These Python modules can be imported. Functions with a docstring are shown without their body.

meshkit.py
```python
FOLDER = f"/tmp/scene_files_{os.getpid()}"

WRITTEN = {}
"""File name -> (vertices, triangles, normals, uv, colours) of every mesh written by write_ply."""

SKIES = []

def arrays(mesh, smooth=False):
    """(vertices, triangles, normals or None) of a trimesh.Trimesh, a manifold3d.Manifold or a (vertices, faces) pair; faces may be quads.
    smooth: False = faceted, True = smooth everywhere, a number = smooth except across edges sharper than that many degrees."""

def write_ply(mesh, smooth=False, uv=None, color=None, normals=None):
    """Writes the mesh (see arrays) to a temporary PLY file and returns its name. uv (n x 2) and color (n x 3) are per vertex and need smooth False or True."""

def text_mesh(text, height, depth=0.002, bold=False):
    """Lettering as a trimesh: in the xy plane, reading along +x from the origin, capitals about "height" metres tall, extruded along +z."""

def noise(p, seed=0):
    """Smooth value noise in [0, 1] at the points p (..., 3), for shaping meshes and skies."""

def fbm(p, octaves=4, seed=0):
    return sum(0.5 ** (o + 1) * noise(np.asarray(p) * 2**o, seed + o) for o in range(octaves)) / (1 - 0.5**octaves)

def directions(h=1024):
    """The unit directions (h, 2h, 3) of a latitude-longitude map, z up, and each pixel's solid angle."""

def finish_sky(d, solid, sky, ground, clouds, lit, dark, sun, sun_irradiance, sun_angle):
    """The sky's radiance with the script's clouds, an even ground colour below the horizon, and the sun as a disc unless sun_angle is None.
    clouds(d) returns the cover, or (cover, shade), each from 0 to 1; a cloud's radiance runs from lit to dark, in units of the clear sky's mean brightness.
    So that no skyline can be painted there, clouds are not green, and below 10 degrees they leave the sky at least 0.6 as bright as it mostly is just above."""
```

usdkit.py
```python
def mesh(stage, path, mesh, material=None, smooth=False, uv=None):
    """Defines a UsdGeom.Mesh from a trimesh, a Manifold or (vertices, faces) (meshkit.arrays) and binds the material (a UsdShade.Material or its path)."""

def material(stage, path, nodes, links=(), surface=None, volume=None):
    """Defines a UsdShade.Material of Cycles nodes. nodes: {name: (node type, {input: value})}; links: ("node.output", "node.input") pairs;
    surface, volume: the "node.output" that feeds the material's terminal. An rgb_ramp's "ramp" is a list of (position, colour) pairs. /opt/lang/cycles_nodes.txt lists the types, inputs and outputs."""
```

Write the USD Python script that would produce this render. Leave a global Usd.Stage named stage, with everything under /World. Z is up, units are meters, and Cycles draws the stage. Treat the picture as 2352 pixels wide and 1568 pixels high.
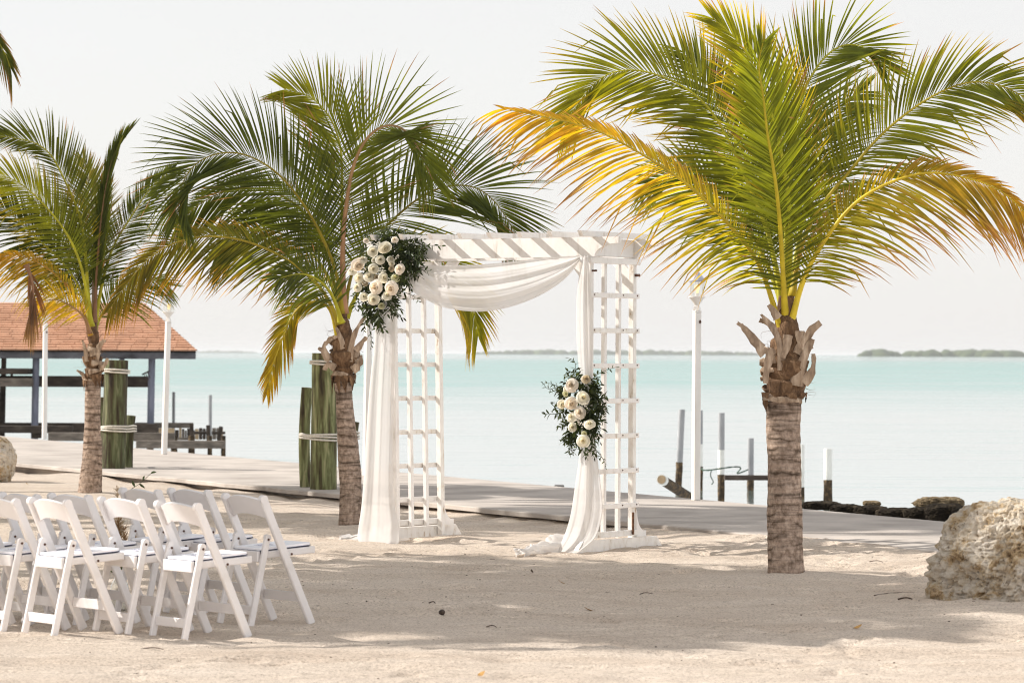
import math, numpy as np, trimesh, usdkit, meshkit
from pxr import Usd, UsdGeom, UsdLux, UsdShade, Gf, Sdf, Vt
from scipy.interpolate import CubicSpline
from shapely.geometry import Polygon

stage = Usd.Stage.CreateInMemory()
UsdGeom.SetStageUpAxis(stage, UsdGeom.Tokens.z)
UsdGeom.Xform.Define(stage, '/World')
UsdGeom.Scope.Define(stage, '/World/Looks')

# ---------------------------------------------------------------- camera, sky, sun, exposure
EYE = np.array([0.0, 0.0, 1.65])
FPX, CX, CY, HOR, ROLL = 7840.0, 1176.0, 784.0, 811.8, 0.0041
pitch = math.atan((HOR - CY) / FPX)
fwd = np.array([0, math.cos(pitch), math.sin(pitch)])
up0 = np.array([0, -math.sin(pitch), math.cos(pitch)])
rgt0 = np.array([1.0, 0, 0])
rgt = math.cos(ROLL) * rgt0 + math.sin(ROLL) * up0
upv = math.cos(ROLL) * up0 - math.sin(ROLL) * rgt0
EXPOSURE = 1.60
cam = UsdGeom.Camera.Define(stage, '/World/camera')
cam.AddTransformOp().Set(Gf.Matrix4d(*rgt, 0, *upv, 0, *(-fwd), 0, *EYE, 1))
cam.CreateHorizontalApertureAttr(36.0)
cam.CreateVerticalApertureAttr(24.0)
cam.CreateFocalLengthAttr(36.0 * FPX / 2352.0)
cam.CreateClippingRangeAttr((0.1, 100000.0))
cam.CreateFStopAttr(5.6)
cam.CreateFocusDistanceAttr(27.5)
cam.CreateExposureAttr(EXPOSURE)

SUN = np.array([-0.80, 0.18, 0.57]); SUN /= np.linalg.norm(SUN)
elev, rot = math.asin(SUN[2]), math.atan2(SUN[0], SUN[1])
sky = UsdLux.DomeLight.Define(stage, '/World/sky')
skym = usdkit.material(stage, '/World/Looks/sky_look', {
    'tc': ('texture_coordinate', {}),
    'map': ('mapping', {'scale': (1.0, 1.0, 3.0)}),
    'n': ('noise_texture', {'scale': 1.6, 'detail': 5.0, 'roughness': 0.55}),
    'r': ('map_range', {'from_min': 0.25, 'from_max': 0.75, 'to_min': 0.86, 'to_max': 0.97, 'clamp': True}),
    's': ('sky_texture', {'sky_type': 'single_scattering', 'sun_disc': False, 'sun_elevation': elev, 'sun_rotation': rot, 'aerosol_density': 1.5}),
    'mx': ('mix', {'color2': (2.92, 2.86, 2.83)}),
    'bg': ('background_shader', {'strength': 0.1}),
}, [('tc.generated', 'map.vector'), ('map.vector', 'n.vector'), ('n.fac', 'r.value'), ('r.result', 'mx.fac'), ('s.color', 'mx.color1'), ('mx.color', 'bg.color')], surface='bg.background')
UsdShade.MaterialBindingAPI.Apply(sky.GetPrim()).Bind(skym)
sun = UsdLux.DistantLight.Define(stage, '/World/sun')
sun.CreateIntensityAttr(0.60)
sun.CreateAngleAttr(0.55)
sun.CreateNormalizeAttr(True)
sun.CreateColorAttr((1.0, 0.95, 0.885))
zax = SUN
xax = np.cross([0, 0, 1.0], zax); xax /= np.linalg.norm(xax)
yax = np.cross(zax, xax)
sun.AddTransformOp().Set(Gf.Matrix4d(*xax, 0, *yax, 0, *zax, 0, *(SUN * 50), 1))

# ---------------------------------------------------------------- picture-to-place helpers (used to measure the photograph)
def ray(px, py):
    return fwd + (px - CX) / FPX * rgt - (py - CY) / FPX * upv
def at(px, py, d):
    r = ray(px, py); return EYE + r * (d / r[1])
def ground(px, py, z=0.0):
    r = ray(px, py); return EYE + r * ((z - EYE[2]) / r[2])
def on_plane(px, py, o, n):
    r = ray(px, py); return EYE + r * (np.dot(np.asarray(o) - EYE, n) / np.dot(r, n))
def unit(v):
    v = np.asarray(v, float); return v / (np.linalg.norm(v, axis=-1, keepdims=True) + 1e-12)

# ---------------------------------------------------------------- scene-tree helpers
_names = {}
def numbered(parent, name):
    k = _names.get((parent, name), 0); _names[(parent, name)] = k + 1
    return name if k == 0 else f'{name}_{k:03d}'
def tag(prim, label=None, cat=None, group=None, kind=None):
    for k, v in (('label', label), ('category', cat), ('group', group), ('kind', kind)):
        if v: prim.SetCustomDataByKey(k, v)
    return prim
class Thing:
    def __init__(s, name, label=None, cat=None, loc=(0, 0, 0), yaw=0.0, group=None, kind=None):
        s.path = '/World/' + numbered('/World', name)
        s.x = UsdGeom.Xform.Define(stage, s.path)
        s.loc, s.yaw = np.asarray(loc, float), yaw
        s.x.AddTranslateOp().Set(Gf.Vec3d(*map(float, s.loc)))
        if yaw: s.x.AddRotateZOp().Set(math.degrees(yaw))
        tag(s.x.GetPrim(), label, cat, group, kind)
    def part(s, name, mesh, mat, smooth=False, parent=None, world=False, col=None, label=None, kind=None):
        p = (parent or s.path); path = p + '/' + numbered(p, name)
        if world: mesh = (np.asarray(mesh[0]) - s.loc, mesh[1]) if isinstance(mesh, tuple) else mesh.copy().apply_translation(-s.loc)
        m = usdkit.mesh(stage, path, mesh, mat, smooth)
        if col is not None:
            UsdGeom.PrimvarsAPI(m).CreatePrimvar('tint', Sdf.ValueTypeNames.Color3fArray, 'vertex').Set(Vt.Vec3fArray.FromNumpy(np.asarray(col, np.float32)))
        tag(m.GetPrim(), label, None, None, kind)
        return path
def single(name, mesh, mat, label=None, cat=None, group=None, kind=None, smooth=False):
    path = '/World/' + numbered('/World', name)
    m = usdkit.mesh(stage, path, mesh, mat, smooth)
    return tag(m.GetPrim(), label, cat, group, kind)
def copy_of(src, name, loc, yaw, label, cat, group, tilt=0.0):
    path = '/World/' + numbered('/World', name)
    x = UsdGeom.Xform.Define(stage, path)
    x.GetPrim().GetReferences().AddInternalReference(src.path)
    x.ClearXformOpOrder()
    x.GetPrim().GetAttribute('xformOp:translate').Set(Gf.Vec3d(*map(float, loc))) if x.GetPrim().GetAttribute('xformOp:translate') else None
    t = UsdGeom.Xformable(x)
    ops = [UsdGeom.XformOp(x.GetPrim().GetAttribute('xformOp:translate'))]
    ra = x.GetPrim().GetAttribute('xformOp:rotateZ')
    if not ra: r = t.AddRotateZOp(); t.ClearXformOpOrder()
    else: r = UsdGeom.XformOp(ra)
    r.Set(math.degrees(yaw)); ops.append(r)
    t.SetXformOpOrder(ops)
    x.GetPrim().SetInstanceable(True)
    tag(x.GetPrim(), label, cat, group)
    return path

# ---------------------------------------------------------------- mesh helpers
def cat_(ms):
    vs, fs, n = [], [], 0
    for m in ms:
        v, f = (m.vertices, m.faces) if hasattr(m, 'faces') else m
        v, f = np.asarray(v, float), np.asarray(f, int)
        if f.shape[1] == 4: f = np.vstack([f[:, [0, 1, 2]], f[:, [0, 2, 3]]])
        vs.append(v); fs.append(f + n); n += len(v)
    return np.vstack(vs), np.vstack(fs)
def bbox(lo, hi, ch=0.004):
    """A box with chamfered edges."""
    lo, hi = np.asarray(lo, float), np.asarray(hi, float)
    c, h = (lo + hi) / 2, (hi - lo) / 2
    ch = min(ch, 0.45 * h.min())
    pts = []
    for sx in (-1, 1):
        for sy in (-1, 1):
            for sz in (-1, 1):
                s = np.array([sx, sy, sz])
                for k in range(3):
                    q = h - ch; q[k] = h[k]; pts.append(s * q)
    m = trimesh.convex.convex_hull(np.array(pts))
    return m.apply_translation(c)
def frame3(a, b, side=None):
    t = unit(np.asarray(b, float) - a)
    ref = np.array([0, 0, 1.0]) if side is None else np.asarray(side, float)
    if abs(np.dot(t, ref)) > 0.98 and side is None: ref = np.array([1.0, 0, 0])
    s = unit(np.cross(ref, t)); n = np.cross(t, s)
    return t, s, n
def bar(a, b, w, h, ch=0.003, side=None, w2=None, h2=None):
    """A bar from a to b, w across (along ref x t), h along ref."""
    a, b = np.asarray(a, float), np.asarray(b, float)
    L = np.linalg.norm(b - a)
    m = bbox((-w / 2, -h / 2, 0), (w / 2, h / 2, L), ch)
    t, s, n = frame3(a, b, side)
    v = m.vertices
    if w2 is not None:
        k = v[:, 2:3] / L
        v = v * np.hstack([1 + (w2 / w - 1) * k, 1 + ((h2 or h) / h - 1) * k, np.ones_like(k)])
    return trimesh.Trimesh(a + v[:, :1] * s + v[:, 1:2] * n + v[:, 2:] * t, m.faces, process=False)
def tube(pts, rad, sides=10, cap=True, flat=1.0, ref=(0, 0, 1.0)):
    p = np.asarray(pts, float); n = len(p)
    r = np.broadcast_to(np.asarray(rad, float), (n,))
    t = unit(np.gradient(p, axis=0))
    if abs(np.dot(unit(t.mean(0)), unit(ref))) > 0.75: ref = (0.05, 1.0, 0.1)
    s = np.cross(np.asarray(ref, float), t)
    bad = np.linalg.norm(s, axis=1) < 1e-3
    s[bad] = np.cross([1.0, 0.3, 0], t[bad]); s = unit(s)
    b = np.cross(t, s)
    a = np.arange(sides) * 2 * np.pi / sides
    v = p[:, None] + r[:, None, None] * (np.cos(a)[None, :, None] * s[:, None] + flat * np.sin(a)[None, :, None] * b[:, None])
    v = v.reshape(-1, 3)
    i, j = np.meshgrid(np.arange(n - 1), np.arange(sides), indexing='ij')
    q = np.stack([i * sides + j, i * sides + (j + 1) % sides, (i + 1) * sides + (j + 1) % sides, (i + 1) * sides + j], -1).reshape(-1, 4)
    f = [q[:, [0, 1, 2]], q[:, [0, 2, 3]]]
    if cap:
        v = np.vstack([v, p[:1], p[-1:]]); c0, c1 = n * sides, n * sides + 1
        k = np.arange(sides); kk = (k + 1) % sides
        f.append(np.stack([np.full(sides, c0), kk, k], 1)); f.append(np.stack([np.full(sides, c1), (n - 1) * sides + k, (n - 1) * sides + kk], 1))
    return v, np.vstack(f)
def spline(pts, n, noise=None):
    p = np.asarray(pts, float)
    k = np.concatenate([[0], np.cumsum(np.linalg.norm(np.diff(p, axis=0), axis=1) + 1e-6)]); k /= k[-1]
    return CubicSpline(k, p, bc_type='natural')(np.linspace(0, 1, n))
def extr(poly, depth, o, ax, ay, az):
    """Extrudes a 2-D outline; outline axes ax, ay; thickness along az, centred."""
    m = trimesh.creation.extrude_polygon(Polygon(poly), depth, engine='earcut')
    v = m.vertices
    w = np.asarray(o) + v[:, :1] * np.asarray(ax) + v[:, 1:2] * np.asarray(ay) + (v[:, 2:] - depth / 2) * np.asarray(az)
    f = m.faces
    if np.dot(np.cross(ax, ay), az) < 0: f = f[:, ::-1]
    return w, f
def revolve(prof, sides=20, o=(0, 0, 0)):
    pr = np.asarray(prof, float); n = len(pr); a = np.arange(sides) * 2 * np.pi / sides
    v = np.stack([pr[:, None, 0] * np.cos(a), pr[:, None, 0] * np.sin(a), np.broadcast_to(pr[:, None, 1], (n, sides))], -1).reshape(-1, 3) + np.asarray(o)
    i, j = np.meshgrid(np.arange(n - 1), np.arange(sides), indexing='ij')
    q = np.stack([i * sides + j, i * sides + (j + 1) % sides, (i + 1) * sides + (j + 1) % sides, (i + 1) * sides + j], -1).reshape(-1, 4)
    return v, np.vstack([q[:, [0, 1, 2]], q[:, [0, 2, 3]]])
def sheet(P):
    """Triangles of a grid of points P[i, j]."""
    n, m = P.shape[:2]
    i, j = np.meshgrid(np.arange(n - 1), np.arange(m - 1), indexing='ij')
    q = np.stack([i * m + j, i * m + j + 1, (i + 1) * m + j + 1, (i + 1) * m + j], -1).reshape(-1, 4)
    return P.reshape(-1, 3), np.vstack([q[:, [0, 1, 2]], q[:, [0, 2, 3]]])

# ---------------------------------------------------------------- materials
def L(name): return '/World/Looks/' + name
def surf(name, ramp, scale=4.0, stretch=(1, 1, 1), detail=5.0, rough=0.6, bump=0.0, bscale=30.0, bdist=0.01, coord='object', spec=0.3, distortion=0.0, extra=None, bstretch=None):
    """Principled surface, colour from a noise ramp, fine bump."""
    nodes = {'tc': ('texture_coordinate', {}), 'geo': ('geometry', {}),
             'mp': ('mapping', {'scale': stretch}),
             'n': ('noise_texture', {'scale': scale, 'detail': detail, 'roughness': 0.6, 'distortion': distortion}),
             'r': ('rgb_ramp', {'ramp': ramp}),
             'p': ('principled_bsdf', {'roughness': rough, 'specular_ior_level': spec})}
    src = 'tc.object' if coord == 'object' else 'geo.position'
    links = [(src, 'mp.vector'), ('mp.vector', 'n.vector'), ('n.fac', 'r.fac'), ('r.color', 'p.base_color')]
    if bump:
        nodes['bm'] = ('mapping', {'scale': bstretch or stretch}); links.append((src, 'bm.vector'))
        nodes['bn'] = ('noise_texture', {'scale': bscale, 'detail': 6.0, 'roughness': 0.65})
        nodes['b'] = ('bump', {'strength': bump, 'distance': bdist})
        links += [('bm.vector', 'bn.vector'), ('bn.fac', 'b.height'), ('b.normal', 'p.normal')]
    return usdkit.material(stage, L(name), nodes, links, surface='p.BSDF')

paint = surf('white_paint', [(0.30, (0.55, 0.51, 0.46)), (0.42, (0.70, 0.675, 0.65)), (0.65, (0.745, 0.725, 0.70))], scale=3.0, stretch=(4, 4, 1.2), rough=0.55, bump=0.25, bscale=26, bdist=0.004)
paint_worn = surf('worn_white_paint', [(0.30, (0.38, 0.28, 0.20)), (0.36, (0.62, 0.58, 0.52)), (0.45, (0.70, 0.675, 0.64)), (0.65, (0.75, 0.73, 0.70))], scale=5.0, stretch=(3, 3, 1.5), rough=0.6, bump=0.35, bscale=40, bdist=0.004)
chair_paint = surf('chair_white', [(0.3, (0.58, 0.55, 0.52)), (0.45, (0.66, 0.635, 0.625)), (0.65, (0.69, 0.665, 0.66))], scale=5.0, rough=0.45, bump=0.06, bscale=20, bdist=0.003, spec=0.4)
vinyl = surf('white_vinyl', [(0.3, (0.76, 0.76, 0.80)), (0.7, (0.84, 0.84, 0.88))], scale=9.0, rough=0.42, bump=0.1, bscale=14, bdist=0.004, spec=0.4)
dark_edge = surf('dark_piping', [(0.3, (0.03, 0.035, 0.07)), (0.7, (0.06, 0.06, 0.11))], scale=20, rough=0.6)
bolt_m = surf('rusty_bolt', [(0.3, (0.05, 0.02, 0.015)), (0.7, (0.12, 0.06, 0.04))], scale=60, rough=0.6)
rust = surf('rust', [(0.3, (0.06, 0.03, 0.02)), (0.7, (0.18, 0.09, 0.05))], scale=40, rough=0.8)
rope_m = surf('white_rope', [(0.3, (0.55, 0.50, 0.42)), (0.7, (0.76, 0.72, 0.64))], scale=40, rough=0.9, bump=0.6, bscale=120, bdist=0.01)
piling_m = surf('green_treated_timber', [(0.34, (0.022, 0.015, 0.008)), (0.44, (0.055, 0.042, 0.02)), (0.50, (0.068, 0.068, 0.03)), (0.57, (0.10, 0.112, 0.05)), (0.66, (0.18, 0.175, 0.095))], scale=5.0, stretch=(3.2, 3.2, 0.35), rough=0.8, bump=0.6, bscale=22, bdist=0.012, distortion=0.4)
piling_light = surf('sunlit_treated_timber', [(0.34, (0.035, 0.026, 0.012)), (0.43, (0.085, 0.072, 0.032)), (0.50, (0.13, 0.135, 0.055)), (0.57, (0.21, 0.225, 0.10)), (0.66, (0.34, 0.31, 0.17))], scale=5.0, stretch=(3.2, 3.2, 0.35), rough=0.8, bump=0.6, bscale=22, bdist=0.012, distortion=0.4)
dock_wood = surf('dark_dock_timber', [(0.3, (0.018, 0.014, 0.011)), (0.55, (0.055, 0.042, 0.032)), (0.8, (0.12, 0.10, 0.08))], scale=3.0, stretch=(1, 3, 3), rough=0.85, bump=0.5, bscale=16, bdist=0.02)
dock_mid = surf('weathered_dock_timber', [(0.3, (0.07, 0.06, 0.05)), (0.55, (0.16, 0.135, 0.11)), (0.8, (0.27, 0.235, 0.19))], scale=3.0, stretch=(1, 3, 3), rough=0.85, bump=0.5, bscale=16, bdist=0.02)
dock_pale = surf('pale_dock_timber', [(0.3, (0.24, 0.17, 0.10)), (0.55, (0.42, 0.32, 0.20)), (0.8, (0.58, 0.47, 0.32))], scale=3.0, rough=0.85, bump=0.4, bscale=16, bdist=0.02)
blue_post = surf('grey_blue_post_paint', [(0.3, (0.10, 0.11, 0.14)), (0.55, (0.17, 0.18, 0.23)), (0.8, (0.24, 0.25, 0.30))], scale=3.0, stretch=(2, 2, 0.6), rough=0.7, bump=0.3, bscale=12, bdist=0.01)
fascia_m = surf('grey_fascia_paint', [(0.28, (0.02, 0.02, 0.022)), (0.45, (0.09, 0.09, 0.10)), (0.65, (0.17, 0.175, 0.19)), (0.85, (0.25, 0.25, 0.26))], scale=1.3, stretch=(1, 1, 3), rough=0.7, bump=0.3, bscale=12, bdist=0.01)
soil_m = surf('brown_fibre', [(0.25, (0.035, 0.02, 0.011)), (0.5, (0.15, 0.085, 0.045)), (0.75, (0.33, 0.21, 0.12))], scale=9, stretch=(2, 2, 0.8), rough=0.95, bump=0.9, bscale=40, bdist=0.02, distortion=1.2)
boot_m = surf('dry_leaf_stub', [(0.25, (0.12, 0.08, 0.055)), (0.5, (0.32, 0.235, 0.165)), (0.7, (0.52, 0.41, 0.31))], scale=12, stretch=(2, 2, 0.6), rough=0.9, bump=0.6, bscale=40, bdist=0.01)
pampas_m = surf('dry_pampas', [(0.3, (0.20, 0.11, 0.05)), (0.7, (0.42, 0.27, 0.14))], scale=20, rough=0.95)
plume_m = surf('pale_plume', [(0.3, (0.42, 0.32, 0.21)), (0.7, (0.62, 0.50, 0.36))], scale=20, rough=0.95)
twig_m = surf('twig', [(0.3, (0.04, 0.028, 0.02)), (0.7, (0.12, 0.08, 0.055))], scale=30, rough=0.9)
dryleaf_m = surf('dry_fallen_leaf', [(0.3, (0.30, 0.16, 0.05)), (0.7, (0.50, 0.30, 0.10))], scale=30, rough=0.8)
nut_m = surf('dark_seed', [(0.3, (0.025, 0.018, 0.014)), (0.7, (0.08, 0.055, 0.04))], scale=60, rough=0.55, bump=0.4, bscale=80, bdist=0.004)
paper_m = surf('white_card', [(0.3, (0.80, 0.80, 0.82)), (0.7, (0.84, 0.84, 0.86))], scale=5, rough=0.6)
ink_m = surf('violet_ink', [(0.3, (0.12, 0.10, 0.30)), (0.7, (0.16, 0.14, 0.36))], scale=5, rough=0.6)
pvc_m = surf('white_sleeve', [(0.3, (0.55, 0.56, 0.52)), (0.7, (0.74, 0.74, 0.70))], scale=8, stretch=(1, 1, 0.4), rough=0.5)
pvcgrey_m = surf('grey_cap_sleeve', [(0.3, (0.21, 0.215, 0.22)), (0.7, (0.32, 0.325, 0.33))], scale=6, stretch=(1, 1, 0.4), rough=0.6)
barn_m = surf('barnacle_band', [(0.3, (0.012, 0.010, 0.008)), (0.5, (0.05, 0.035, 0.02)), (0.75, (0.20, 0.13, 0.06))], scale=14, rough=0.9, bump=0.8, bscale=40, bdist=0.02)
lead_m = surf('grey_lamp_roof', [(0.3, (0.30, 0.31, 0.36)), (0.7, (0.42, 0.43, 0.48))], scale=10, rough=0.5)
block_m = surf('grey_block', [(0.3, (0.10, 0.10, 0.10)), (0.7, (0.22, 0.21, 0.20))], scale=8, rough=0.9, bump=0.4)

glass = usdkit.material(stage, L('clear_pane'), {'t': ('transparent_bsdf', {'color': (0.95, 0.96, 0.95)}), 'g': ('glossy_bsdf', {'roughness': 0.03}), 'm': ('mix_closure', {'fac': 0.10})},
    [('t.BSDF', 'm.closure1'), ('g.BSDF', 'm.closure2')], surface='m.closure')
bulb_m = usdkit.material(stage, L('warm_bulb'), {'e': ('emission', {'color': (1.0, 0.72, 0.36), 'strength': 0.55})}, [], surface='e.emission')

def leafmat(name, trans=0.46, boost=(2.5, 2.1, 0.7), rough=0.45, spec=0.28):
    return usdkit.material(stage, L(name), {
        'a': ('attribute', {'attribute': 'tint'}),
        'geo': ('geometry', {}),
        'n': ('noise_texture', {'scale': 7.0, 'detail': 3.0}),
        'rm': ('map_range', {'from_min': 0.25, 'from_max': 0.75, 'to_min': 0.7, 'to_max': 1.3}),
        'mu': ('vector_math', {'math_type': 'scale'}),
        'bo': ('mix', {'mix_type': 'multiply', 'fac': 1.0, 'color2': boost}),
        'p': ('principled_bsdf', {'roughness': rough, 'specular_ior_level': spec}),
        't': ('translucent_bsdf', {}),
        'm': ('mix_closure', {'fac': trans})},
        [('geo.position', 'n.vector'), ('n.fac', 'rm.value'), ('a.color', 'mu.vector1'), ('rm.result', 'mu.scale'), ('mu.vector', 'p.base_color'), ('mu.vector', 'bo.color1'), ('bo.color', 't.color'), ('p.BSDF', 'm.closure1'), ('t.BSDF', 'm.closure2')], surface='m.closure')
leaf_m = leafmat('palm_leaf')
rachis_m = leafmat('palm_stalk', trans=0.0, rough=0.5)
sprig_m = leafmat('ruscus_leaf', trans=0.25, rough=0.38)
petal_m = leafmat('rose_petal', trans=0.35, boost=(1.0, 0.97, 0.9), rough=0.7, spec=0.15)

def clothmat(name, alpha):
    return usdkit.material(stage, L(name), {
        'geo': ('geometry', {}), 'mp': ('mapping', {'scale': (1, 1, 1)}),
        'n': ('noise_texture', {'scale': 9.0, 'detail': 5.0}), 'b': ('bump', {'strength': 0.25, 'distance': 0.01}),
        'd': ('diffuse_bsdf', {'color': (0.70, 0.685, 0.675)}),
        't': ('translucent_bsdf', {'color': (0.72, 0.70, 0.675)}),
        'x': ('transparent_bsdf', {}), 'm1': ('mix_closure', {'fac': 0.45}), 'm2': ('mix_closure', {'fac': alpha})},
        [('geo.position', 'mp.vector'), ('mp.vector', 'n.vector'), ('n.fac', 'b.height'), ('b.normal', 'd.normal'), ('d.BSDF', 'm1.closure1'), ('t.BSDF', 'm1.closure2'), ('x.BSDF', 'm2.closure1'), ('m1.closure', 'm2.closure2')], surface='m2.closure')
sheer = clothmat('sheer_chiffon', 0.86)

def trunkmat(name, c0, c1, c2, ring):
    return usdkit.material(stage, L(name), {
        'tc': ('texture_coordinate', {}), 'sx': ('separate_xyz', {}),
        'wn': ('noise_texture', {'scale': 3.0, 'detail': 5.0}),
        'w1': ('math', {'math_type': 'multiply_add', 'value2': 0.20}),
        'fr': ('math', {'math_type': 'multiply', 'value2': ring}),
        'frac': ('math', {'math_type': 'fraction'}),
        'rr': ('rgb_ramp', {'ramp': [(0.0, (0.62, 0.60, 0.58)), (0.09, (0.30, 0.28, 0.26)), (0.32, (1, 1, 1)), (0.8, (0.92, 0.92, 0.92)), (1.0, (0.62, 0.60, 0.58))]}),
        'on': ('noise_texture', {'scale': 6.0, 'detail': 3.0}),
        'ro': ('rgb_ramp', {'ramp': [(0.44, (1, 1, 1)), (0.60, (0.1, 0.1, 0.1))]}),
        'rl': ('mix', {'mix_type': 'lighten', 'fac': 1.0}),
        'hm': ('mapping', {'scale': (2.2, 2.2, 26)}), 'hn': ('noise_texture', {'scale': 1.0, 'detail': 5.0, 'roughness': 0.65, 'distortion': 0.8}), 'hr': ('rgb_ramp', {'ramp': [(0.34, (0.38, 0.36, 0.34)), (0.46, (0.85, 0.84, 0.83)), (0.6, (1.12, 1.1, 1.08))]}), 'hx': ('mix', {'mix_type': 'multiply', 'fac': 1.0}),
        'mp': ('mapping', {'scale': (13, 13, 9.0)}), 'vn': ('noise_texture', {'scale': 2.2, 'detail': 6.0, 'roughness': 0.7}),
        'cr': ('rgb_ramp', {'ramp': [(0.34, c0), (0.5, c1), (0.64, c2)]}),
        'mu': ('mix', {'mix_type': 'multiply', 'fac': 1.0}),
        'ba': ('math', {'math_type': 'multiply_add', 'value2': 0.6}), 'bw': ('rgb_to_bw', {}),
        'b': ('bump', {'strength': 0.6, 'distance': 0.010}),
        'p': ('principled_bsdf', {'roughness': 0.95, 'specular_ior_level': 0.04})},
        [('tc.object', 'sx.vector'), ('tc.object', 'wn.vector'), ('wn.fac', 'w1.value1'), ('sx.z', 'w1.value3'), ('w1.value', 'fr.value1'), ('fr.value', 'frac.value1'), ('frac.value', 'rr.fac'),
         ('tc.object', 'on.vector'), ('on.fac', 'ro.fac'), ('rr.color', 'rl.color1'), ('ro.color', 'rl.color2'),
         ('tc.object', 'mp.vector'), ('mp.vector', 'vn.vector'), ('vn.fac', 'cr.fac'), ('tc.object', 'hm.vector'), ('hm.vector', 'hn.vector'), ('hn.fac', 'hr.fac'), ('cr.color', 'hx.color1'), ('hr.color', 'hx.color2'), ('hx.color', 'mu.color1'), ('rl.color', 'mu.color2'), ('mu.color', 'p.base_color'),
         ('rl.color', 'bw.color'), ('vn.fac', 'ba.value1'), ('bw.val', 'ba.value3'), ('ba.value', 'b.height'), ('b.normal', 'p.normal')], surface='p.BSDF')
trunk_m = trunkmat('palm_trunk', (0.19, 0.14, 0.105), (0.325, 0.25, 0.20), (0.44, 0.35, 0.285), 12.0)

sand_m = usdkit.material(stage, L('coral_sand'), {
    'geo': ('geometry', {}), 'mp': ('mapping', {'scale': (0.55, 1.6, 1)}),
    'n1': ('noise_texture', {'scale': 0.8, 'detail': 6.0, 'roughness': 0.6}),
    'r1': ('rgb_ramp', {'ramp': [(0.3, (0.64, 0.53, 0.43)), (0.5, (0.735, 0.63, 0.525)), (0.7, (0.785, 0.685, 0.585))]}),
    'n2': ('noise_texture', {'scale': 60.0, 'detail': 4.0, 'roughness': 0.75}),
    'r2': ('rgb_ramp', {'ramp': [(0.32, (0.52, 0.48, 0.44)), (0.5, (1, 1, 1)), (0.7, (1.1, 1.09, 1.08))]}),
    'mp2': ('mapping', {'scale': (1.0, 6.0, 1), 'rotation': (0, 0, -0.25)}),
    'n3': ('noise_texture', {'scale': 3.2, 'detail': 7.0, 'roughness': 0.72, 'distortion': 0.5}),
    'n4': ('noise_texture', {'scale': 22.0, 'detail': 5.0, 'roughness': 0.7}),
    'm1': ('mix', {'mix_type': 'multiply', 'fac': 1.0}),
    'ad': ('math', {'math_type': 'multiply_add', 'value2': 0.5}), 'ad2': ('math', {'math_type': 'multiply_add', 'value2': 0.16}),
    'b': ('bump', {'strength': 0.85, 'distance': 0.05}),
    'p': ('principled_bsdf', {'roughness': 0.95, 'specular_ior_level': 0.1, 'diffuse_roughness': 0.5})},
    [('geo.position', 'mp.vector'), ('mp.vector', 'n1.vector'), ('n1.fac', 'r1.fac'), ('geo.position', 'n2.vector'), ('n2.fac', 'r2.fac'), ('r1.color', 'm1.color1'), ('r2.color', 'm1.color2'), ('m1.color', 'p.base_color'),
     ('geo.position', 'mp2.vector'), ('mp2.vector', 'n3.vector'), ('geo.position', 'n4.vector'), ('n4.fac', 'ad.value1'), ('n3.fac', 'ad.value3'), ('n2.fac', 'ad2.value1'), ('ad.value', 'ad2.value3'), ('ad2.value', 'b.height'), ('b.normal', 'p.normal')], surface='p.BSDF')
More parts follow.
